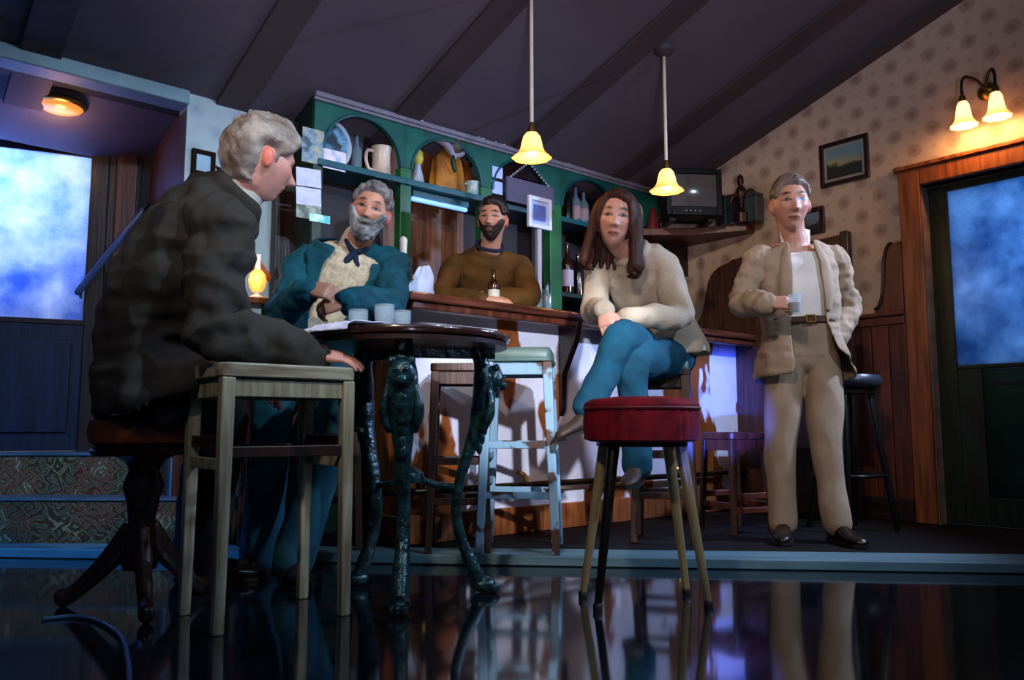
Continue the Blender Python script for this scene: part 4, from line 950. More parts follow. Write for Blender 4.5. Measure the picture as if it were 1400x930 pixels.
# white towel over the bar end
M['towel'] = mat('pale_blue_towel', '#c2d2ee', .9, c2='#9fb4e0', scale=7, bump=.3, bscale=80)
mb = MB(); nx, ny = 18, 26; g_ = []
for j in range(ny+1):
    for i in range(nx+1):
        q = j/ny; x = lerp(-.11, .11, i/nx)
        if q < .42: y = .42-q*.9; z = .012+.004*math.sin(9*x*6)
        else: y = .042-.02*math.sin((q-.42)*3)+.012*math.sin(i*.9)*(q-.42); z = .012-(q-.42)*.0
        g_.append(V3((x, y, z+.05*max(0, .3-abs(q-.2))*(1+.5*math.sin(i*.8)))))
# a crumpled towel heap standing on the counter behind the bar end
mb = MB(); rings = []
for k in range(12):
    q = k/11; r = lerp(.10, .03, q**1.3); z = .17*q
    rings.append([V3((r*1.0*(1+.5*noise.noise(V3((math.cos(a)*1.5, math.sin(a)*1.5, q*1.8)))+.1*math.sin(9*a+q*4))*math.cos(a)+.02*q, r*.55*(1+.4*noise.noise(V3((math.cos(a)*1.5, 3+math.sin(a)*1.5, q*2))))*math.sin(a), z*(1+.25*noise.noise(V3((math.cos(a), 7, math.sin(a))))))) for a in [2*math.pi*j/40 for j in range(40)]])
mb.loft(rings); u_, _ = onV(574, 400, BV0+.22)
tag(build('bar_towel', mb, M['towel'], None, R(u_, BV0+.22, BT+.001), A, sub=1), 'crumpled pale blue and white bar towel heaped on the left end of the bar', 'towel')
# tall cream tap handle at the bar end
u_, _ = onV(552, 400, BV0+.26)
t = thing('beer_tap', 'slim cream topped beer tap at the left end of the bar', 'tap', R(u_, BV0+.27, BT), A)
mb = MB(); mb.lathe([(.001, 0), (.04, 0), (.04, .01), (.018, .03), (.016, .15), (.001, .155)], 20); mb.tube([(0, 0, .12), (0, -.06, .13), (0, -.08, .10)], .009, 10, k=4); build('column', mb, M['brass'], t)
mb = MB(); mb.tube([(0, 0, .15), (0, 0, .30)], [.013, .02], 12); build('handle', mb, M['cream'], t)
# ---------- glowing little lamp on a stand by the shelving ----------
lc = P(351, 410, 3.72); u_ = CA*lc.x+SA*lc.y; v_ = -SA*lc.x+CA*lc.y
t = thing('side_stand', 'narrow red brown wooden stand behind the bearded man, carrying the small lamp', 'stand', (lc.x, lc.y, PLAT), A)
sz = lc.z-PLAT
mb = MB(); mb.span((-.085, -.085, sz-.03), (.085, .085, sz)); build('top', mb, M['orange_wood'], t, bev=.006)
for sx in (-1, 1):
    for sy in (-1, 1): mb = MB(); mb.beam((sx*.066, sy*.066, 0), (sx*.066, sy*.066, sz-.03), .025, .025); build('leg', mb, M['red_wood'], t, bev=.004)
t = thing('table_lamp', 'small egg shaped glass lamp glowing amber beside the left man\'s chest', 'lamp', (lc.x, lc.y, lc.z), A)
mb = MB(); mb.lathe([(.001, 0), (.04, 0), (.04, .01), (.015, .025), (.02, .035), (.001, .036)], 20); build('base', mb, M['white'], t)
mb = MB(); mb.lathe([(.001, .034), (.022, .036), (.036, .06), (.042, .09), (.036, .12), (.02, .14), (.012, .145), (.001, .145)], 28); build('glass_shade', mb, mat('glowing_amber_egg', '#ffc070', .3, emit='#ffa040', es=1.25), t)
mb = MB(); mb.lathe([(.001, .14), (.016, .14), (.014, .16), (.014, .215), (.001, .217)], 16); build('chimney', mb, M['white'], t)
mb = MB(); mb.prism([(-.05, .15), (.03, .12), (.06, .1), (.07, .13), (.02, .19), (-.03, .20)], lambda a_, b_, d: V3((a_+.02, .05+d, b_)), 0, .006); build('reflector', mb, mat('copper_reflector', '#a8501e', .3, .6), t)
point('lamp_light', lc+V3((-.0, -.09, .1)), (1, .5, .18), .8)
# dark post left of the shelving
# brown timber upright between the pale wallpaper and the shelving
mb = MB(); u_, _ = onV(383, 200, VW-.02); mb.span((u_-.03, VW-.06, PLAT), (u_+.09, VW-.005, ceil_z(VW)-.02)); struct('trim_14', mb, M['dark_wood'], None, A, bev=.006)
mb = MB(); mb.span((1.244, VW-.03, PLAT), (u_-.03, VW-.004, .95)); mb.span((1.244, VW-.045, .95), (u_-.03, VW-.004, .99)); struct('trim_15', mb, M['red_wood'], None, A, bev=.005)
# bluish curved line on the gloss floor
pts = [onZ(x, y, .006) for x, y in ((60, 846), (105, 843), (140, 852), (166, 872), (174, 900), (177, 935), (178, 980))]
mb = MB(); mb.tube(pts, .006, 8, k=6); tag(build('floor_line', mb, mat('blue_grey_line', '#24486a', .5), None), 'thin bluish line curving over the glossy floor at the lower left', 'floor_line')
# ================= people =================
def sst(a, b, x):
    if a == b: return 0.0
    t = min(1, max(0, (x-a)/(b-a))); return t*t*(3-2*t)
def gss(x, s): return math.exp(-(x/s)**2)
def interp(tab, t):
    if t <= tab[0][0]: return tab[0][1:]
    for p, q in zip(tab, tab[1:]):
        if t <= q[0]:
            k = (t-p[0])/(q[0]-p[0]); k = k*k*(3-2*k); return tuple(lerp(a, b, k) for a, b in zip(p[1:], q[1:]))
    return tab[-1][1:]
class Head:
    def __init__(s, c, fd, up, k=1.0, wide=1.0, nose=1.0, chin=1.0, fem=False):
        s.c = V3(c); s.f = V3(fd).normalized(); u = V3(up); s.u = (u-s.f*u.dot(s.f)).normalized(); s.s = s.f.cross(s.u); s.k = k; s.wide = wide; s.nose = nose; s.chin = chin; s.fem = fem
    def local(s, p): d = (V3(p)-s.c)/s.k; return d.dot(s.s), d.dot(s.f), d.dot(s.u)
    def world(s, x, y, z): return s.c+(s.s*x+s.f*y+s.u*z)*s.k
    def shape(s, d):
        x, y, z = .075*s.wide*d[0], .096*d[1], .116*d[2]
        k = sst(.05, -1, d[2]); x *= 1-.30*k
        if d[1] > 0: y = .094*(d[1]**.8)*(1-.06*k)
        else: y *= 1.04-.30*sst(-.1, -1, d[2])
        if d[1] > .15:
            w = sst(.15, .45, d[1]); X = abs(x); a = 0
            nz = sst(.03, -.026, z)*sst(-.040, -.031, z)
            a += s.nose*(.009+.017*sst(.02, -.028, z))*gss(X, .0095+.006*sst(0, -.03, z))*nz
            a += .006*gss(X-.011, .006)*gss(z+.030, .007)
            a -= .011*gss(X-.031, .014)*gss(z-.010, .011)
            a += .006*gss(X-.031, .011)*gss(z-.010, .007)
            a += (.003 if s.fem else .006)*gss(X-.028, .02)*gss(z-.032, .008)
            a += .005*gss(X-.047, .016)*gss(z+.016, .018)
            a += .006*gss(X, .020)*gss(z+.060, .011)-.004*gss(X, .019)*gss(z+.0605, .0028)
            a -= .003*gss(X, .02)*gss(z+.076, .006)
            a += s.chin*.008*gss(X, .018)*gss(z+.096, .015)
            a -= .004*gss(X-.025, .01)*gss(z+.048, .014)
            y += a*w
        return x, y, z
    def mesh(s, mb, th=None, n=76, m=60, seed=0):
        rings = []
        for i in range(m+1):
            t = math.pi*min(max(i/m, .004), .996); ring = []
            for j in range(n):
                p = 2*math.pi*j/n; d = (math.sin(t)*math.cos(p), math.sin(t)*math.sin(p), -math.cos(t))
                q = V3(s.shape(d))
                if th: q = q+V3(d)*th(d, q)
                ring.append(s.world(*q))
            rings.append(ring)
        mb.loft(rings)
    def ears(s, mb):
        for k in (-1, 1):
            c = s.world(k*.071*s.wide, -.008, -.004)
            ax = ((s.s*.92+s.f*-.38*k*1.0).normalized(), (s.f*.92+s.s*.38*k).normalized(), (s.u+s.f*-.15).normalized())
            mb.ell(c+s.s*(k*.006*s.k), (.010*s.k, .018*s.k, .031*s.k), ax, 16, 10)
def hand(mb, w, D, N, right, curl=(.25, .35, .3), spread=.05, thumb=.35, k=1.0, tc=None):
    D = V3(D).normalized(); N = V3(N); N = (N-D*N.dot(D)).normalized(); T = N.cross(D)*(1 if right else -1)
    w = V3(w)
    rings = []
    for q, hw, ht in ((-.02, .024, .020), (.01, .028, .019), (.04, .039, .017), (.07, .043, .0145), (.088, .041, .012)):
        c = w+D*(q*k); rings.append([c+T*(hw*k*math.copysign(abs(math.cos(a))**.7, math.cos(a)))+N*(ht*k*math.copysign(abs(math.sin(a))**.8, math.sin(a))) for a in [2*math.pi*j/16 for j in range(16)]])
    mb.loft(rings)
    for i, (off, ln, r) in enumerate(((.030, .073, .0088), (.010, .082, .0092), (-.011, .076, .0088), (-.030, .060, .0078))):
        p = w+D*(.080*k)+T*(off*k); ang = 0; pts = [p-D*.012*k, p]; d0 = (D+T*(off*spread*20)).normalized()
        for f, c in zip((.45, .31, .24), curl):
            ang += c*(1+.12*i); d = d0*math.cos(ang)-N*math.sin(ang); p = p+d*(ln*f*k); pts.append(p)
        mb.tube(pts, [r*k*1.08, r*k*1.08, r*k*1.0, r*k*.92, r*k*.8], 10)
    p = w+D*(.022*k)+T*(.026*k); d = (D*.75+T*.75-N*(thumb*.8)).normalized(); p1 = p+d*(.036*k); d = (D*.9+T*(.35-thumb*.6)-N*thumb).normalized(); p2 = p1+d*(.030*k); d = (D*.95+T*(.05-thumb*.7)-N*thumb).normalized(); p3 = p2+d*(.022*k)
    mb.tube([p, p1, p2, p3], [.0145*k, .0115*k, .0100*k, .0085*k], 10)
PROF = [(-.45, .20, .14), (-.15, .172, .128), (0, .170, .122), (.28, .146, .108), (.58, .162, .118), (.80, .172, .108), (.92, .135, .085), (1.0, .070, .062), (1.2, .058, .058)]
class Fig:
    """a posed figure: joints in metres, torso as a bent elliptic column"""
    def __init__(s, **k): s.__dict__.update(k); s.ctrl = s.mid*2-(s.pel+s.nk)*.5; s.sh = (s.shL-s.shR).normalized(); s.hp = (s.hipL-s.hipR).normalized(); s.b = k.get('b', 1.0)
    def cen(s, t):
        if t < 0: return s.pel+s.tan(0)*t
        if t > 1: return s.nk+s.tan(1)*(t-1)
        return s.pel*(1-t)**2+s.ctrl*(2*t*(1-t))+s.nk*t*t
    def tan(s, t): t = min(1, max(0, t)); return (s.ctrl-s.pel)*(2*(1-t))+(s.nk-s.ctrl)*(2*t)
    def fr(s, t):
        D = s.tan(t).normalized(); S = s.hp.lerp(s.sh, min(1, max(0, t*1.1))); S = (S-D*S.dot(D)).normalized(); return s.cen(t), S, S.cross(D), D
    def pt(s, t, a, infl=0, flare=(0, 0)):
        c, S, Fr, D = s.fr(t); rx, ry = interp(PROF, t); rx = rx*s.b+infl+flare[0]; ry = ry*s.b+infl+flare[1]
        ca, sa = math.cos(a), math.sin(a)
        return c+S*(rx*math.copysign(abs(ca)**.85, ca))+Fr*(ry*math.copysign(abs(sa)**.85, sa))
    def torso(s, mb, infl, t0, t1, flare=None, n=40, m=26):
        mb.loft([[s.pt(t, 2*math.pi*j/n, infl, flare(t) if flare else (0, 0)) for j in range(n)] for t in [lerp(t0, t1, i/m) for i in range(m+1)]])
    def tab(s, p):
        best = None
        for i in range(61):
            t = lerp(-.5, 1.15, i/60); c = s.cen(t); d = (p-c).length
            tt = abs((p-c).dot(s.tan(t).normalized()))
            if best is None or tt < best[0]: best = (tt, t)
        t = best[1]; c, S, Fr, D = s.fr(t); return t, (p-c).dot(S), (p-c).dot(Fr)
def arm(mb, sh, el, wr, r, inn=None, k=5):
    pts = ([inn] if inn is not None else [])+[sh, sh.lerp(el, .5), el, el.lerp(wr, .5), wr]
    mb.tube(pts, r if inn is not None else r[1:], 16, k=k)
def skin_mat(name, c, c2):
    m, nt, b = newmat(name); L = nt.links.new
    b.inputs['Roughness'].default_value = .5; b.inputs['Subsurface Weight'].default_value = .12; b.inputs['Subsurface Radius'].default_value = (.012, .005, .003)
    at = nd(nt, 'ShaderNodeAttribute', attribute_name='Col')
    tc = nd(nt, 'ShaderNodeTexCoord'); n = nd(nt, 'ShaderNodeTexNoise', i_Scale=35.0, i_Detail=4.0); L(tc.outputs['Object'], n.inputs['Vector'])
    mx = nd(nt, 'ShaderNodeMix', data_type='RGBA', blend_type='MULTIPLY'); L(at.outputs['Color'], mx.inputs[6])
    cr = nd(nt, 'ShaderNodeMapRange'); cr.inputs[3].default_value = .82; cr.inputs[4].default_value = 1.1; L(n.outputs[0], cr.inputs[0]); L(cr.outputs[0], mx.inputs[7]); mx.inputs[0].default_value = 1
    L(mx.outputs[2], b.inputs['Base Color']); return m
def body(F_, root, skin, brow, lip, iris='#2a2018', vox=.004):
    mb = MB(); h = F_.head
    F_.torso(mb, -.012, -.02, .97, lambda t: (-.030*sst(.6, .1, t), -.050*sst(.6, .1, t)))
    mb.tube([F_.cen(.90), F_.nk, F_.nk.lerp(h.world(0, -.018, -.06), .6), h.world(0, -.012, -.05)], [.066*h.k, .060*h.k, .055*h.k, .056*h.k], 18, k=4)
    h.mesh(mb); h.ears(mb)
    for S in 'RL':
        g = lambda n: getattr(F_, n+S)
        arm(mb, g('sh'), g('el'), g('wr'), [.05, .052, .044, .036, .036, .026], inn=g('sh').lerp(F_.cen(.88), .5))
        hand(mb, g('wr')+(g('wr')-g('el')).normalized()*.015, *g('hand'), **getattr(F_, 'hk'+S, {}))
        hip, kn, an = g('hip'), g('kn'), g('an')
        mb.tube([hip, hip.lerp(kn, .5), kn, kn.lerp(an, .35), an], [.070, .066, .052, .050, .036], 16, k=5)
        td = V3(g('toe')).normalized(); ud = td.cross(V3((0, 0, 1))).normalized().cross(td); mb.tube([an-td*.03-ud*.040, an+td*.05-ud*.050, an+td*.14-ud*.066], [.026, .028, .016], 12, k=3)
    me = remesh(mb, vox, 2, .5); smooth(me, 180)
    sk, br, lp_, ir = [hexc(x)[:3] for x in (skin, brow, lip, iris)]
    ca = me.color_attributes.new('Col', 'FLOAT_COLOR', 'POINT')
    for v in me.vertices:
        c = sk
        x, y, z = h.local(v.co)
        if y > .035 and abs(z) < .125 and abs(x) < .08:
            X = abs(x)
            q = gss(X-.032, .016)*gss(z-.033-.006*(1-abs(X-.03)/.03), .0055)
            c = [lerp(a, b_, min(1, q*1.5)) for a, b_ in zip(c, br)]
            zz = z-.010+.25*(X-.031)*(1 if X > .031 else -1)*.6
            e = ((X-.031)/.0150)**2+(zz/.0056)**2
            if e < 2.1 and zz > -.001: c = [a*.16 for a in br]
            if e < 1: c = [.13, .11, .10]  # eye whites darkened for the shade of the sockets
            if (X-.031)**2+(z-.0105)**2 < .0068**2 and e < 1.15: c = [a*.6 for a in ir]
            l = ((X)/.024)**2+((z+.061)/.0085)**2
            if l < 1: c = [lerp(a, b_, .75) for a, b_ in zip(sk, lp_)]
            if X < .023 and abs(z+.0607) < .0022: c = [a*.35 for a in lp_]
            q = .18*gss(X-.045, .02)*gss(z+.02, .02); c = [c[0], c[1]*(1-q), c[2]*(1-q)]
        elif X_ear(x, y, z): c = [sk[0]*1.05, sk[1]*.55, sk[2]*.5]  # ears reddened for light glowing through from behind
        ca.data[v.index].color = (*c, 1)
    for v in me.vertices: v.co -= root.location
    return link('body', me, skin_mat('skin', skin, lip), root)
def X_ear(x, y, z): return abs(x) > .076 and abs(y) < .04 and abs(z) < .04
def fold(me, amp, fr, seed=0, st=(1, 1, 1)):
    off = V3((seed*3.1, seed*1.7, seed*.9)); ns = [v.normal.copy() for v in me.vertices]
    for v, n in zip(me.vertices, ns):
        p = V3((v.co.x*st[0], v.co.y*st[1], v.co.z*st[2]))*fr+off
        a = noise.noise(p); b_ = noise.noise(p*2.3+V3((5, 1, 2)))
        v.co += n*(amp*((1-abs(a)*2.2)*.7+b_*.5))
def finish(me, name, m, root, ang=180):
    smooth(me, ang)
    for v in me.vertices: v.co -= root.location
    me.update(); return link(name, me, m, root)
def join_me(a, b):
    bm = bmesh.new(); bm.from_mesh(a); bm.from_mesh(b); out = bpy.data.meshes.new('j'); bm.to_mesh(out); bm.free(); return out
def garment(name, mb, m, root, vox=.007, it=3, amp=.005, fr=9, seed=0, st=(1, 1, 1)):
    me = remesh(mb, vox, it); fold(me, amp, fr, seed, st); return finish(me, name, m, root)
def jacket(name, F_, root, m, infl, t0, t1, lo, hi, sleeves, vox=.007, amp=.006, fr=8, seed=0, flare=None, lapel=True, th=.006):
    mb = MB(); F_.torso(mb, infl, t0, t1, flare)
    me = remesh(mb, vox, 2); fold(me, amp, fr, seed, (1.1, 1.1, .5)); fold(me, amp*.6, fr*1.5, seed+7, (.6, .6, 1.5))
    bm = bmesh.new(); bm.from_mesh(me); kill = []
    for f in bm.faces:
        c = f.calc_center_median(); t, a, b_ = F_.tab(c)
        if b_ > .0 and interp(lo, t)[0] < a < interp(hi, t)[0]: kill.append(f)
        elif t < t0+.035 and abs(f.normal.dot(F_.tan(max(t, 0)).normalized())) > .75: kill.append(f)
        elif t > t1-.03 and f.normal.dot(F_.tan(1).normalized()) > .8: kill.append(f)
    bmesh.ops.delete(bm, geom=kill, context='FACES')
    bnd = [v for v in bm.verts if v.is_boundary]
    nb = {v: [e.other_vert(v) for e in v.link_edges if e.is_boundary] for v in bnd}
    for _ in range(30):
        new = {v: (v.co*.5+(nb[v][0].co+nb[v][1].co)*.25) for v in bnd if len(nb[v]) == 2}
        for v, c in new.items(): v.co = c
    inner = [v for v in bm.verts if not v.is_boundary and any(e.other_vert(v).is_boundary for e in v.link_edges)]
    for _ in range(4):
        new = [(v, sum((e.other_vert(v).co for e in v.link_edges), V3())/len(v.link_edges)) for v in inner]
        for v, c in new: v.co = c
    bmesh.ops.recalc_face_normals(bm, faces=bm.faces)
    fs = list(bm.faces); bmesh.ops.solidify(bm, geom=fs, thickness=th)
    me = bpy.data.meshes.new(name); bm.to_mesh(me); bm.free()
    if sleeves:
        sm = remesh(sleeves, vox, 2); fold(sm, amp*1.1, fr*1.4, seed+3, (.8, .8, 1.3)); fold(sm, amp*.5, fr*2.4, seed+9, (1, 1, .6)); me = join_me(me, sm)
    o = finish(me, name, m, root)
    return o
def lapels(F_, root, m, infl, lo, hi, tb, te, w=.045, flare=None):
    """two turned-back lapels along the front opening, as raised strips"""
    mb = MB()
    for tab, sg in ((lo, -1), (hi, 1)):
        r1 = []; 
        for i in range(13):
            t = lerp(tb, te, i/12); a0 = interp(tab, t)[0]; ww = w*math.sin(math.pi*min(1, .12+.78*i/12))**.7
            row = []
            for q in (0, .5, 1):
                a = a0+sg*ww*q; c, S, Fr, D = F_.fr(t); rx, ry = interp(PROF, t); rx = rx*F_.b+infl; ry = ry*F_.b+infl
                an = max(-.98, min(.98, a/rx)); y = ry*(1-abs(an)**(2/.85))**(.85/2)
                row.append(c+S*a+Fr*(y+.008+(.006 if q == .5 else 0)))
            r1.append(row+[p-F_.fr(t)[2]*.007 for p in reversed(row)])
        mb.loft(r1)
    return build('lapel', mb, m, root, rel=True, ang=60)
def hair_th(top, line, seed, nap=-.35, cl=.35, side=0.0, fr=(9, 9, 3), ear=1.0, asym=0):
    """thickness over the scalp; hairline height on the forehead, lower at the back"""
    def f(d, q):
        ft = sst(-.25, .75, d[1])              # 0 at the back, 1 in front
        lim = lerp(nap, line, ft)
        if d[1] > .2: lim -= side*sst(.5, .9, abs(d[0]))
        lim += asym*d[0]*ft+.07*noise.noise(V3((d[0]*14+seed, d[1]*14, 3)))
        k = sst(lim-.06, lim+.15, d[2])
        if abs(q[0]) > .045 and ear: k *= 1-ear*gss(q[1]+.006, .036)*sst(.044, .026, q[2])
        if abs(q[0]) > .035 and ear: k *= 1-ear*sst(.015, .035, q[1])*sst(.030, .010, q[2])
        n = noise.noise(V3((d[0]*fr[0]+seed, d[1]*fr[1], d[2]*fr[2])))*.6+noise.noise(V3((d[0]*fr[0]*2.7, d[1]*fr[1]*2.7+seed, d[2]*fr[2]*2)))*.4
        tv = top*(.55+.45*sst(-.3, .8, d[2]))*(1+cl*n*1.6)
        return lerp(-.014, tv, k)
    return f
def hair(h, root, m, th, extra=None, name='hair', vox=.0045):
    mb = MB(); h.mesh(mb, th, 110, 84)
    if extra: extra(mb)
    me = remesh(mb, vox, 1, .4); return finish(me, name, m, root)
def beard_th(thk, seed, low=-.36, gap=True):
    def f(d, q):
        if d[1] < -.05: return -.012
        x, y, z = q; X = abs(x)
        edge = lerp(-.026, .012, sst(.03, .066, X)); k = sst(edge, edge-.014, z)*sst(-.05, .25, d[1])
        if z > -.052: k *= 1 if X > .030 else sst(-.034, -.040, z)
        if gap: k *= 1-.9*gss(X, .017)*gss(z+.061, .006)
        n = noise.noise(V3((d[0]*11+seed, d[1]*8, d[2]*5)))
        return lerp(-.012, thk*(.6+.6*sst(-.04, -.11, z))*(1+.5*n), k)
    return f
def cloth(name, c, c2=None, rough=.85, bump=.12, bscale=160, scale=7, sheen=.0): return mat(name, c, rough, c2=c2, scale=scale, bump=bump, bscale=bscale, sheen=sheen, spec=.25)
def legs(F_, mb, r, waist=None, infl=.016, t0=-.10):
    if waist is not None:
        F_.torso(mb, infl, .02, waist, lambda t: (-.022*sst(.3, .02, t), -.040*sst(.32, .02, t))); c, S, Fr, D = F_.fr(0); rx, ry = interp(PROF, 0)
        mb.ell(c+D*.01, (rx*F_.b+infl-.022, ry*F_.b+infl-.046, .09), (S, Fr, D), 28, 18)
    for S in 'RL':
        hip, kn, an = (getattr(F_, n+S) for n in ('hip', 'kn', 'an'))
        lo = an.lerp(kn, -.03)
        mb.tube([hip, hip.lerp(kn, .5), kn, kn.lerp(an, .5), lo], r, 20, k=5, flat=.94)
def shoes(F_, root, m, sole, k=1.0, names='shoe'):
    for S in 'RL':
        an = getattr(F_, 'an'+S); td = V3(getattr(F_, 'toe'+S)).normalized(); sd = td.cross(V3((0, 0, 1))).normalized(); up = sd.cross(td)
        b0 = an-td*.055*k-up*.088; mb = MB(); rings = []
        for q, w, h in ((0, .02, .045), (.02, .031, .075), (.07, .036, .088), (.12, .036, .070), (.17, .043, .052), (.22, .042, .042), (.26, .030, .032), (.275, .012, .02)):
            rings.append([b0+td*q*k+sd*(w*k*math.cos(a))+up*(.008+h*(.5+.5*math.sin(a))) for a in [2*math.pi*j/18 for j in range(18)]])
        mb.loft(rings); mb.tube([an-td*.01-up*.055, an-td*.012+up*.0], [.042*k, .036*k], 14)
        me = remesh(mb, .005, 3); o = finish(me, 'shoe', m, root)
        mb = MB(); mb.loft([[b0+td*(q*k)+sd*(w*k*1.1*c)+up*z for q, w, c in ((0, .024, -1), (.07, .036, -1), (.17, .044, -1), (.25, .034, -1), (.28, .0, 0), (.25, .034, 1), (.17, .044, 1), (.07, .036, 1), (0, .024, 1))] for z in (0, .014)])
        build('sole', mb, sole, o, rel=False) if False else None
        mb.v = [v-root.location for v in mb.v]; s_ = build('sole', mb, sole, o)
def vec(*a): return V3(a)
M['shoe_dark'] = mat('dark_shoe_leather', '#1c1310', .3); M['shoe_brown'] = mat('brown_shoe_leather', '#4a2214', .3); M['sole'] = mat('black_sole', '#0c0a0a', .6)
M['shirt_white'] = cloth('white_shirt_cotton', '#d6d2cc', '#bdb9b4')

# ---------- the man standing in a beige suit ----------
def fix_z(p, z): p = V3(p); p.z = z; return p
f = Fig(pel=P(1098, 492, 3.86), mid=P(1092, 418, 3.87), nk=P(1085, 331, 3.86),
        shR=P(1036, 355, 3.85), shL=P(1140, 355, 3.85), elR=P(1013, 414, 3.82), wrR=P(1046, 415, 3.61), elL=P(1160, 422, 3.93), wrL=P(1141, 464, 3.86),
        hipR=P(1075, 494, 3.86), hipL=P(1123, 494, 3.86), knR=P(1066, 612, 3.83), knL=P(1130, 614, 3.80), anR=fix_z(P(1070, 712, 3.86), PLAT+.09), anL=fix_z(P(1144, 716, 3.78), PLAT+.09),
        toeR=vec(-.35, -1, 0), toeL=vec(.15, -1, 0), handR=((1, -.25, .02), (-.25, -.75, .65), True), handL=((-.35, .03, -1), (.9, -.3, -.2), False), hkR=dict(curl=(.5, .65, .5), thumb=.6), hkL=dict(k=.8), b=1.0)
f.head = Head(P(1080, 281, 3.80), (-.12, -1, -.10), (-.03, -.1, 1), 1.16, wide=.96, nose=1.2)
root = thing('person', 'standing man in a beige suit and white shirt, one hand in pocket', 'person', fix_z((f.pel.x, f.pel.y, 0), PLAT))
body(f, root, '#a87660', '#3c2a1e', '#7e463e')
hair(f.head, root, mat('grey_brown_hair', '#6a584a', .55, c2='#3a2c24', scale=26, stretch=(1, 1, .3), bump=.4, bscale=70), hair_th(.018, .58, 1.2, nap=-.38, side=.3))
M['beige'] = cloth('beige_suit_wool', '#9a846e', '#87725c')
mb = MB(); legs(f, mb, [.090, .086, .068, .060, .064], .34, .012); garment('trousers', mb, M['beige'], root, .007, 8, .010, 6, 1, (1, 1, .45))
mb = MB(); f.torso(mb, .010, .32, .905); garment('shirt', mb, M['shirt_white'], root, .006, 3, .004, 10, 2, (1, 1, .6))
mb = MB()
for sg in (-1, 1):
    c, S, Fr, D = f.fr(1.0); b0 = c+Fr*.062+D*.005
    mb.prism([(sg*.004, -.035), (sg*.046, .050), (sg*.074, .045), (sg*.068, -.02), (sg*.030, -.062)], lambda a, b_, d: b0+S*a+D*b_-Fr*(abs(a)*.55-d), 0, .006)
build('collar', mb, M['shirt_white'], root, rel=True)
mb = MB(); n = 44; mb.loft([[f.pt(t, 2*math.pi*j/n, q) for j in range(n)] for t, q in ((.325, .020), (.325, .028), (.375, .028), (.375, .020))]); be = build('belt', mb, mat('brown_belt_leather', '#4a2a1c', .35), root, rel=True)
c, S, Fr, D = f.fr(.35); mb = MB(); c0 = c+Fr*(interp(PROF, .35)[1]+.030)
for a0, a1, b0_, b1 in ((-.024, -.018, -.018, .018), (.018, .024, -.018, .018), (-.018, .018, .013, .018), (-.018, .018, -.018, -.013)):
    mb.add([c0+S*a+D*b_+Fr*d for a, b_, d in ((a0, b0_, 0), (a1, b0_, 0), (a1, b1, 0), (a0, b1, 0), (a0, b0_, .005), (a1, b0_, .005), (a1, b1, .005), (a0, b1, .005))], [(3, 2, 1, 0), (4, 5, 6, 7), (0, 1, 5, 4), (1, 2, 6, 5), (2, 3, 7, 6), (3, 0, 4, 7)])
mb.v = [v-root.location for v in mb.v]; build('buckle', mb, M['brass'], be)
sl = MB()
for S in 'RL': arm(sl, getattr(f, 'sh'+S), getattr(f, 'el'+S), getattr(f, 'wr'+S), [.050, .060, .057, .053, .052, .048], inn=getattr(f, 'sh'+S).lerp(f.cen(.86), .40))
lo = [(-.3, -.105), (0, -.10), (.45, -.085), (.8, -.07), (1, -.055)]; hi = [(-.3, .26), (-.1, .20), (.1, .115), (.4, .075), (.8, .068), (1, .055)]
jacket('suit_jacket', f, root, M['beige'], .024, -.19, .985, lo, hi, sl, seed=4, amp=.012, flare=lambda t: (.03*sst(.3, -.2, t), .03*sst(.3, -.2, t)))
lapels(f, root, M['beige'], .032, lo, hi, .42, .95, .055)
shoes(f, root, M['shoe_dark'], M['sole'], 1.0)
# the glass in his hand
gp = f.wrR+vec(.115, -.055, -.055)
t = thing('drinking_glass', 'small clear glass held by the standing man in beige', 'glass', gp)
mb = MB(); mb.lathe([(.001, 0), (.024, 0), (.029, .09), (.027, .09), (.022, .008), (.001, .008)], 24); build('tumbler', mb, M['pint'], t)
mb = MB(); mb.lathe([(.001, .009), (.0215, .010), (.0245, .05), (.001, .05)], 20); build('drink', mb, mat('amber_drink', '#8a5018', .2), t)

# ---------- the woman on a bar stool ----------
f = Fig(pel=P(910, 482, 3.88), mid=P(892, 412, 3.84), nk=P(862, 347, 3.70),
        shR=P(822, 368, 3.80), shL=P(908, 366, 3.66), elR=P(812, 424, 3.68), wrR=P(825, 424, 3.45), elL=P(930, 432, 3.62), wrL=P(860, 434, 3.46),
        hipR=P(893, 490, 3.88), hipL=P(926, 488, 3.84), knR=P(852, 460, 3.43), knL=P(866, 496, 3.46), anR=P(806, 555, 3.38), anL=P(870, 632, 3.55),
        toeR=vec(-.75, -.45, -.30), toeL=vec(-.4, -1, -.1), handR=((.12, -.35, -1), (-.4, -.85, .2), True), handL=((-1, -.25, -.25), (.1, -.7, .7), False), hkR=dict(curl=(.2, .3, .25), k=.88), hkL=dict(curl=(.45, .5, .4), k=.88), b=.90)
f.head = Head(P(842, 303, 3.60), (-.16, -1, -.06), (.13, -.08, 1), 1.12, wide=.98, nose=.85, chin=.8, fem=True)
root = thing('person', 'woman with long brown hair in cream jumper and blue jeans sitting cross legged', 'person', fix_z((f.pel.x, f.pel.y, 0), PLAT))
body(f, root, '#ae7e6a', '#2c1a12', '#8e4240')
h = f.head
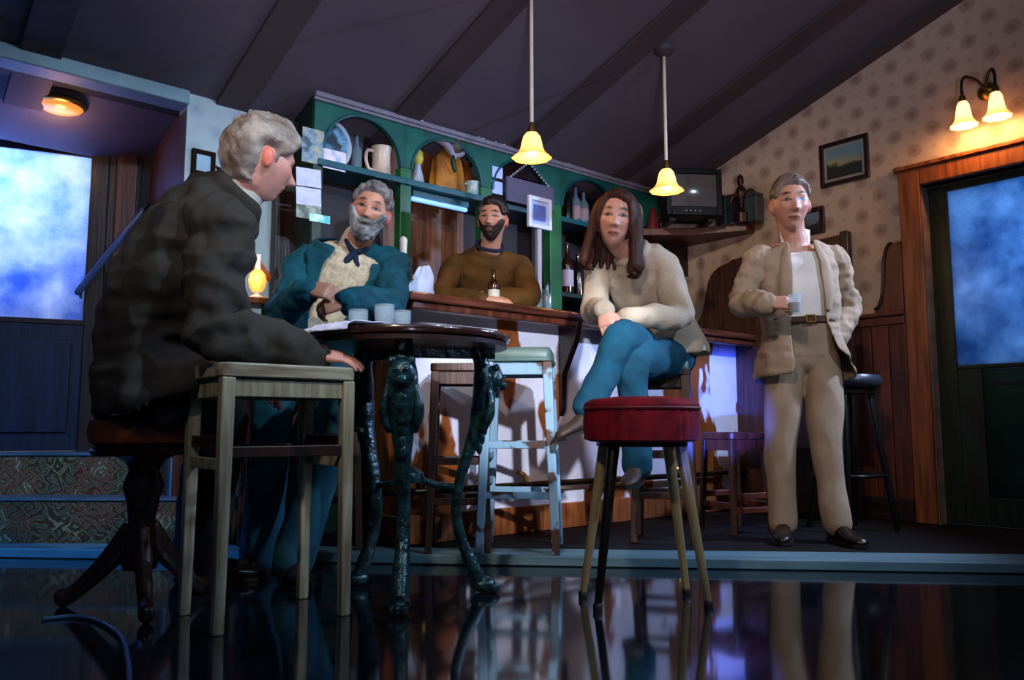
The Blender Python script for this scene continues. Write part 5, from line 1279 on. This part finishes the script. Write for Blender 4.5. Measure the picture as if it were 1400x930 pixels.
def locks(mb):
    # parted hair that falls to the shoulders on both sides
    random.seed(3)
    for k, (x0, sg) in enumerate([(q, sg) for sg in (-1, 1) for q in range(7)]):
        a = x0/6; fx = sg*(.070+.012*(1-abs(a-.5))); fy = lerp(.022 if sg < 0 else .010, -.070, a)
        ln = (.205 if sg < 0 else .185)+random.uniform(-.02, .02)
        mb.tube([h.world(fx*.55, fy*.7+.005, .105), h.world(fx*1.03, fy, .05), h.world(fx*1.14, fy+.004, -.03), h.world(fx*1.18+random.uniform(-.01, .01), fy+.012, -.10), h.world(fx*1.12+sg*random.uniform(0, .03), fy+.022, -ln+.02), h.world(fx*1.0+sg*random.uniform(-.01, .03), fy+.026, -ln)],
                [.018, .024, .025, .026, .024, .008], 9, k=4)
    for k in range(6):
        fx = lerp(-.06, .06, k/5); mb.tube([h.world(fx*.6, -.07, .09), h.world(fx, -.105, .0), h.world(fx*1.1, -.10, -.09), h.world(fx*1.2, -.085, -.18)], [.02, .026, .024, .01], 9, k=4)
hair(h, root, mat('brown_hair', '#3f2014', .6, spec=.2, c2='#1e0f09', scale=26, stretch=(1, 1, .25), bump=.5, bscale=60), hair_th(.020, .64, 3.1, nap=-.6, side=.9, cl=.25, ear=0, asym=.22), locks)
M['jeans'] = cloth('teal_blue_denim', '#0e4860', '#0a364a', scale=5)
mb = MB(); legs(f, mb, [.094, .088, .072, .062, .066], .22, .014, -.16); garment('jeans', mb, M['jeans'], root, .007, 4, .011, 8, 5)
M['cream_knit'] = cloth('cream_knit', '#a89a86', '#8d806e', bump=.3, bscale=150)
mb = MB(); f.torso(mb, .028, -.06, .985, lambda t: (.02*sst(.3, -.05, t), .02*sst(.3, -.05, t)))
mb.tube([f.pt(1.0, 2*math.pi*j/20, .014)+V3((0, 0, .010)) for j in range(20)], .017, 10, closed=True)
for S in 'RL': arm(mb, getattr(f, 'sh'+S), getattr(f, 'el'+S), getattr(f, 'wr'+S), [.052, .062, .060, .055, .051, .043], inn=getattr(f, 'sh'+S).lerp(f.cen(.95), .65))
garment('jumper', mb, M['cream_knit'], root, .007, 3, .013, 7, 6, (1, 1, .7))
shoes(f, root, mat('brown_suede_shoe', '#3c2a22', .6, c2='#2a1c16'), M['sole'], .92)

# ---------- the barman ----------
f = Fig(pel=P(655, 478, 4.46), mid=P(660, 412, 4.42), nk=P(669, 346, 4.30),
        shR=P(622, 366, 4.32), shL=P(713, 368, 4.33), elR=P(604, 405, 4.14), wrR=P(662, 410, 3.99), elL=P(724, 408, 4.17), wrL=P(672, 404, 4.10),
        hipR=P(636, 492, 4.46), hipL=P(674, 492, 4.48), knR=P(636, 592, 4.46), knL=P(674, 590, 4.48), anR=fix_z(P(636, 690, 4.46), PLAT+.09), anL=fix_z(P(674, 690, 4.5), PLAT+.09),
        toeR=vec(-.3, -1, 0), toeL=vec(.1, -1, 0), handR=((1, .1, .0), (0, -.4, .9), True), handL=((-1, .05, .05), (0, -.4, .9), False), hkR=dict(curl=(.3, .4, .3)), hkL=dict(curl=(.3, .4, .3)), b=.98)
f.head = Head(P(674, 302, 4.22), (-.22, -1, -.05), (.06, -.04, 1), .98, nose=1.0)
root = thing('person', 'dark haired bearded barman in a brown jumper leaning on the bar with folded arms', 'person', fix_z((f.pel.x, f.pel.y, 0), PLAT))
body(f, root, '#ac7e68', '#140c0a', '#743e36')
hair(f.head, root, mat('black_brown_hair', '#1a1110', .5, c2='#0c0808', scale=30, bump=.4, bscale=70), hair_th(.022, .60, 5.5, nap=-.4, side=.4))
mb = MB(); f.head.mesh(mb, beard_th(.004, 2), 96, 76); finish(remesh(mb, .0035, 1), 'beard', mat('dark_beard', '#241915', .6, c2='#140d0b', scale=40), root)
M['brown_knit'] = cloth('brown_knit', '#5f4320', '#46300f', bump=.5, bscale=130)
mb = MB(); f.torso(mb, .024, -.02, .985); mb.tube([f.pt(1.0, 2*math.pi*j/20, .010)+V3((0, 0, .006)) for j in range(20)], .013, 10, closed=True)
for S in 'RL': arm(mb, getattr(f, 'sh'+S), getattr(f, 'el'+S), getattr(f, 'wr'+S), [.056, .064, .060, .052, .048, .040], inn=getattr(f, 'sh'+S).lerp(f.cen(.95), .65))
garment('jumper', mb, M['brown_knit'], root, .007, 3, .012, 7, 8)
mb = MB(); mb.tube([f.pt(1.04, 2*math.pi*j/20, .004)+V3((0, 0, .018)) for j in range(20)], .010, 10, closed=True); build('collar', mb, cloth('navy_collar_cotton', '#1c2440'), root, rel=True)
mb = MB(); legs(f, mb, [.092, .085, .070, .062, .062], .12, .014); garment('trousers', mb, cloth('black_trousers', '#141418'), root)
shoes(f, root, M['shoe_dark'], M['sole'])

# ---------- the bearded man in a teal cardigan ----------
f = Fig(pel=P(440, 482, 3.60), mid=P(460, 412, 3.64), nk=P(486, 336, 3.60),
        shR=P(414, 362, 3.58), shL=P(538, 362, 3.66), elR=P(383, 428, 3.40), wrR=P(418, 398, 3.22), elL=P(535, 412, 3.45), wrL=P(478, 398, 3.22),
        hipR=P(418, 496, 3.60), hipL=P(466, 496, 3.60), knR=P(376, 548, 3.18), knL=P(462, 562, 3.17), anR=fix_z(P(356, 762, 3.22), .09), anL=fix_z(P(402, 766, 3.06), .09),
        toeR=vec(-.25, -1, 0), toeL=vec(.45, -1, 0), handR=((1, -.2, -.12), (-.1, -.75, .65), True), handL=((-1, -.15, -.3), (.1, -.8, .6), False), hkR=dict(curl=(.35, .5, .4)), hkL=dict(curl=(.55, .6, .4)), b=1.05)
f.wrL = P(476, 412, 3.22)
f.head = Head(P(506, 291, 3.50), (.08, -1, -.10), (.30, -.10, 1), 1.06, wide=1.03, nose=1.1)
root = thing('person', 'grey bearded man in a teal cardigan seated behind the round table with clasped hands', 'person', (f.pel.x, f.pel.y, PLAT))
body(f, root, '#ac7660', '#302624', '#7c423c')
M['grey_hair'] = mat('grey_hair', '#6e6a6c', .55, c2='#3a3638', scale=26, bump=.5, bscale=60)
hair(f.head, root, M['grey_hair'], hair_th(.020, .63, 7.5, nap=-.45, side=.35, cl=.6))
mb = MB(); f.head.mesh(mb, beard_th(.019, 4), 96, 76); finish(remesh(mb, .004, 1), 'beard', mat('grey_white_beard', '#8f9496', .7, c2='#4c4a4a', scale=14, bump=.5, bscale=60), root)
M['teal_wool'] = cloth('teal_wool', '#0c4a5a', '#083645')
M['cream_shirt'] = mat('cream_print_shirt', '#c4b7a2', .8, c2='#a4977f', scale=60)
mb = MB(); f.torso(mb, .012, -.05, .965); mb.tube([f.cen(.93), f.nk+f.tan(1).normalized()*.035], [.075, .066], 20); garment('shirt', mb, M['cream_shirt'], root, .006, 3, .006, 9, 9)
mb = MB(); c, S, Fr, D = f.fr(.97); b0 = c+Fr*.078
mb.tube([b0+S*-.05+D*.035, b0+Fr*.012, b0+S*.05+D*.035], [.010, .015, .010], 10, k=4); mb.tube([b0+Fr*.014, b0+S*-.022-D*.055+Fr*.022], [.014, .020], 10); mb.tube([b0+Fr*.014, b0+S*.028-D*.05+Fr*.022], [.012, .018], 10)
build('neckerchief', mb, cloth('navy_neckerchief_cotton', '#1c2c44'), root, rel=True)
sl = MB()
for S in 'RL': arm(sl, getattr(f, 'sh'+S), getattr(f, 'el'+S), getattr(f, 'wr'+S), [.056, .068, .066, .060, .056, .046], inn=getattr(f, 'sh'+S).lerp(f.cen(.95), .68))
lo = [(-.3, -.03), (0, -.04), (.4, -.075), (.8, -.105), (1, -.075)]; hi = [(-.3, .03), (0, .05), (.4, .095), (.8, .105), (1, .075)]
jacket('cardigan', f, root, M['teal_wool'], .030, -.15, .975, lo, hi, sl, seed=11, amp=.013)
mb = MB(); legs(f, mb, [.098, .094, .082, .078, .080], .10, .014, -.12); garment('trousers', mb, cloth('teal_grey_trousers', '#17505e', '#103a46'), root, .007, 3, .007, 8, 12, (1, 1, .5))
shoes(f, root, M['shoe_dark'], M['sole'])
square_stool('bar_stool', 'dark wooden bar stool under the bearded man in the teal cardigan', ground(440, 3.64), .3, .80, .30, .04, .03, M['dark_wood'], M['brown_leg'], M['dark_wood'], splay=.03, rails=((.28, .5), (.33, .55)))

# ---------- the grey haired man leaning forward, seen from behind ----------
f = Fig(pel=P(214, 528, 2.60), mid=P(224, 405, 2.56), nk=P(326, 264, 2.52),
        shR=P(300, 324, 2.37), shL=P(252, 318, 2.68), elR=P(292, 448, 2.34), wrR=P(424, 483, 2.50), elL=P(262, 452, 2.82), wrL=P(335, 520, 2.92),
        hipR=P(222, 548, 2.52), hipL=P(208, 545, 2.70), knR=P(308, 560, 2.88), knL=P(285, 558, 3.06), anR=fix_z(P(282, 770, 2.98), .09), anL=fix_z(P(262, 745, 3.14), .09),
        toeR=vec(.75, .55, 0), toeL=vec(.7, .6, 0), handR=((1, .22, -.10), (.05, -.35, .94), True), handL=((.6, .5, -.3), (0, -.3, .95), False), hkR=dict(curl=(.18, .25, .2)), hkL={}, b=1.06)
f.head = Head(P(356, 222, 2.50), (.76, .62, -.20), (.22, .12, 1), 1.08, wide=1.02, nose=1.15)
root = thing('person', 'grey haired man in a dark suit leaning forward, seen from behind on the tripod stool', 'person', (f.pel.x, f.pel.y, 0))
body(f, root, '#c08a7c', '#8a8078', '#8a4a44')
def tufts(mb):
    random.seed(5); h = f.head
    for k in range(16):
        a = random.uniform(0, 2*math.pi); e = random.uniform(-.15, 1.2); d = (math.cos(a)*math.cos(e), math.sin(a)*math.cos(e), math.sin(e))
        if d[1] > .55 and d[2] < .6: continue
        p = V3(h.shape(d))*1.10; q = p+V3((random.uniform(-.02, .02), -.035, -.03*random.random())); mb.tube([h.world(*p), h.world(*((p+q)*.5+V3(d)*.014)), h.world(*(q+V3(d)*.002))], [.012, .015, .006], 8, k=2)
hair(f.head, root, mat('silver_hair_mixed_light', '#9c948c', .5, c2='#54443a', scale=9, stretch=(1, 1, .6), bump=.5, bscale=60), hair_th(.034, .50, 9.2, nap=-.72, side=.1, cl=.30, fr=(3.5, 3, 5), ear=.8))  # brown tone in the silver stands for mixed light on the hair
M['dark_suit'] = cloth('charcoal_suit_wool', '#2e2d2a', '#2b2a28')
mb = MB(); c, S, Fr, D = f.fr(1.0); mb.loft([[f.pt(t, 2*math.pi*j/30, q)+D*z for j in range(30)] for t, q, z in ((.96, .010, 0), (1.0, .008, .0), (1.035, .006, .008), (1.035, -.002, .008), (1.0, .0, 0))]); build('shirt_collar', mb, M['shirt_white'], root, rel=True, ang=60)
sl = MB()
for S in 'RL': arm(sl, getattr(f, 'sh'+S), getattr(f, 'el'+S), getattr(f, 'wr'+S), [.088 if S == 'R' else .07, .090 if S == 'R' else .075, .080, .068, .058, .048], inn=getattr(f, 'sh'+S).lerp(f.cen(.86), .45))
mb = MB(); w = f.wrR; d = (f.wrR-f.elR).normalized(); mb.tube([w-d*.02, w+d*.022], [.040, .038], 18); build('shirt_cuff', mb, M['shirt_white'], root, rel=True)
lo = [(-.3, -.03), (.5, -.03), (.8, -.06), (1, -.10)]; hi = [(-.3, .03), (.5, .03), (.8, .06), (1, .10)]
jacket('suit_jacket', f, root, M['dark_suit'], .030, -.07, 1.02, lo, hi, sl, seed=14, amp=.028, fr=5, flare=lambda t: (.02*sst(.2, -.15, t), .03*sst(.2, -.15, t)))
mb = MB(); legs(f, mb, [.100, .095, .082, .075, .075], .10, .016); garment('trousers', mb, cloth('dark_trousers', '#1a1d22'), root, .007, 3, .006, 8, 16)
shoes(f, root, M['shoe_dark'], M['sole'])
# ================= camera, lights, view =================
cam = bpy.data.cameras.new('camera'); cam.sensor_width = 36; cam.lens = F*36/1400; cam.clip_start = .05
co = bpy.data.objects.new('camera', cam); COL.objects.link(co); co.location = (0, 0, H); co.rotation_euler = (math.pi/2+TH, 0, 0); SC.camera = co
def aim(o, tgt): o.rotation_euler = (V3(tgt)-o.location).to_track_quat('-Z', 'Y').to_euler()
def area(name, loc, tgt, col, power, size):
    l = bpy.data.lights.new(name, 'AREA'); l.color = col; l.energy = power; l.size = size; l.shape = 'DISK'
    o = bpy.data.objects.new(name, l); COL.objects.link(o); o.location = loc; aim(o, tgt); return o
def spot(name, loc, tgt, col, power, deg, blend=.6, rad=.06):
    l = bpy.data.lights.new(name, 'SPOT'); l.color = col; l.energy = power; l.spot_size = math.radians(deg); l.spot_blend = blend; l.shadow_soft_size = rad
    o = bpy.data.objects.new(name, l); COL.objects.link(o); o.location = loc; aim(o, tgt); return o
w = bpy.data.worlds.new('world'); SC.world = w; w.use_nodes = True
w.node_tree.nodes['Background'].inputs[0].default_value = (.10, .16, .30, 1); w.node_tree.nodes['Background'].inputs[1].default_value = .10
# stage lanterns out of view, and added fills
spot('lantern_warm', (-1.2, -1.4, 3.7), (.15, 4.0, 1.25), (1, .78, .60), 560, 42, .8, .10)
spot('lantern_cool', (3.0, .4, 3.3), (.1, 3.7, 1.0), (.60, .76, 1), 380, 56, .8, .08)
spot('lantern_side', (2.8, 3.5, 2.1), (.9, 3.95, 1.0), (.45, .62, 1), 300, 88, .7, .05)
spot('lantern_bar', (.75, .4, 1.9), (.05, 4.1, .66), (.84, .90, 1), 800, 20, .5, .05)
spot('lantern_hair', (1.3, 1.0, 3.3), (-.95, 2.9, 1.5), (.66, .86, 1), 360, 42, .7, .06)
spot('blue_bar_fill', (.16, .3, .22), P(984, 548, 4.9), (.06, .12, 1), 4200, 7.6, .6, .03)  # unseen floor spot, added to tint the bar's right end blue
spot('lantern_left', (-3.2, .4, 2.6), (-2.1, 3.75, .1), (.06, .34, 1), 620, 36, .8, .1)
spot('ceiling_fill_spot', (.3, -1.2, .35), (.35, 3.1, 2.95), (.82, .76, .98), 480, 52, .6, .3)  # unseen uplight added to brighten the ceiling
area('front_fill', (0, -1.5, 4.0), (0, 4.5, 1.6), (.62, .68, 1), 30, 2.0)  # added front fill, no lamp of the house
vs = SC.view_settings; vs.view_transform = 'Standard'; vs.look = 'None'; vs.gamma = 1; vs.use_curve_mapping = False; vs.exposure = 0
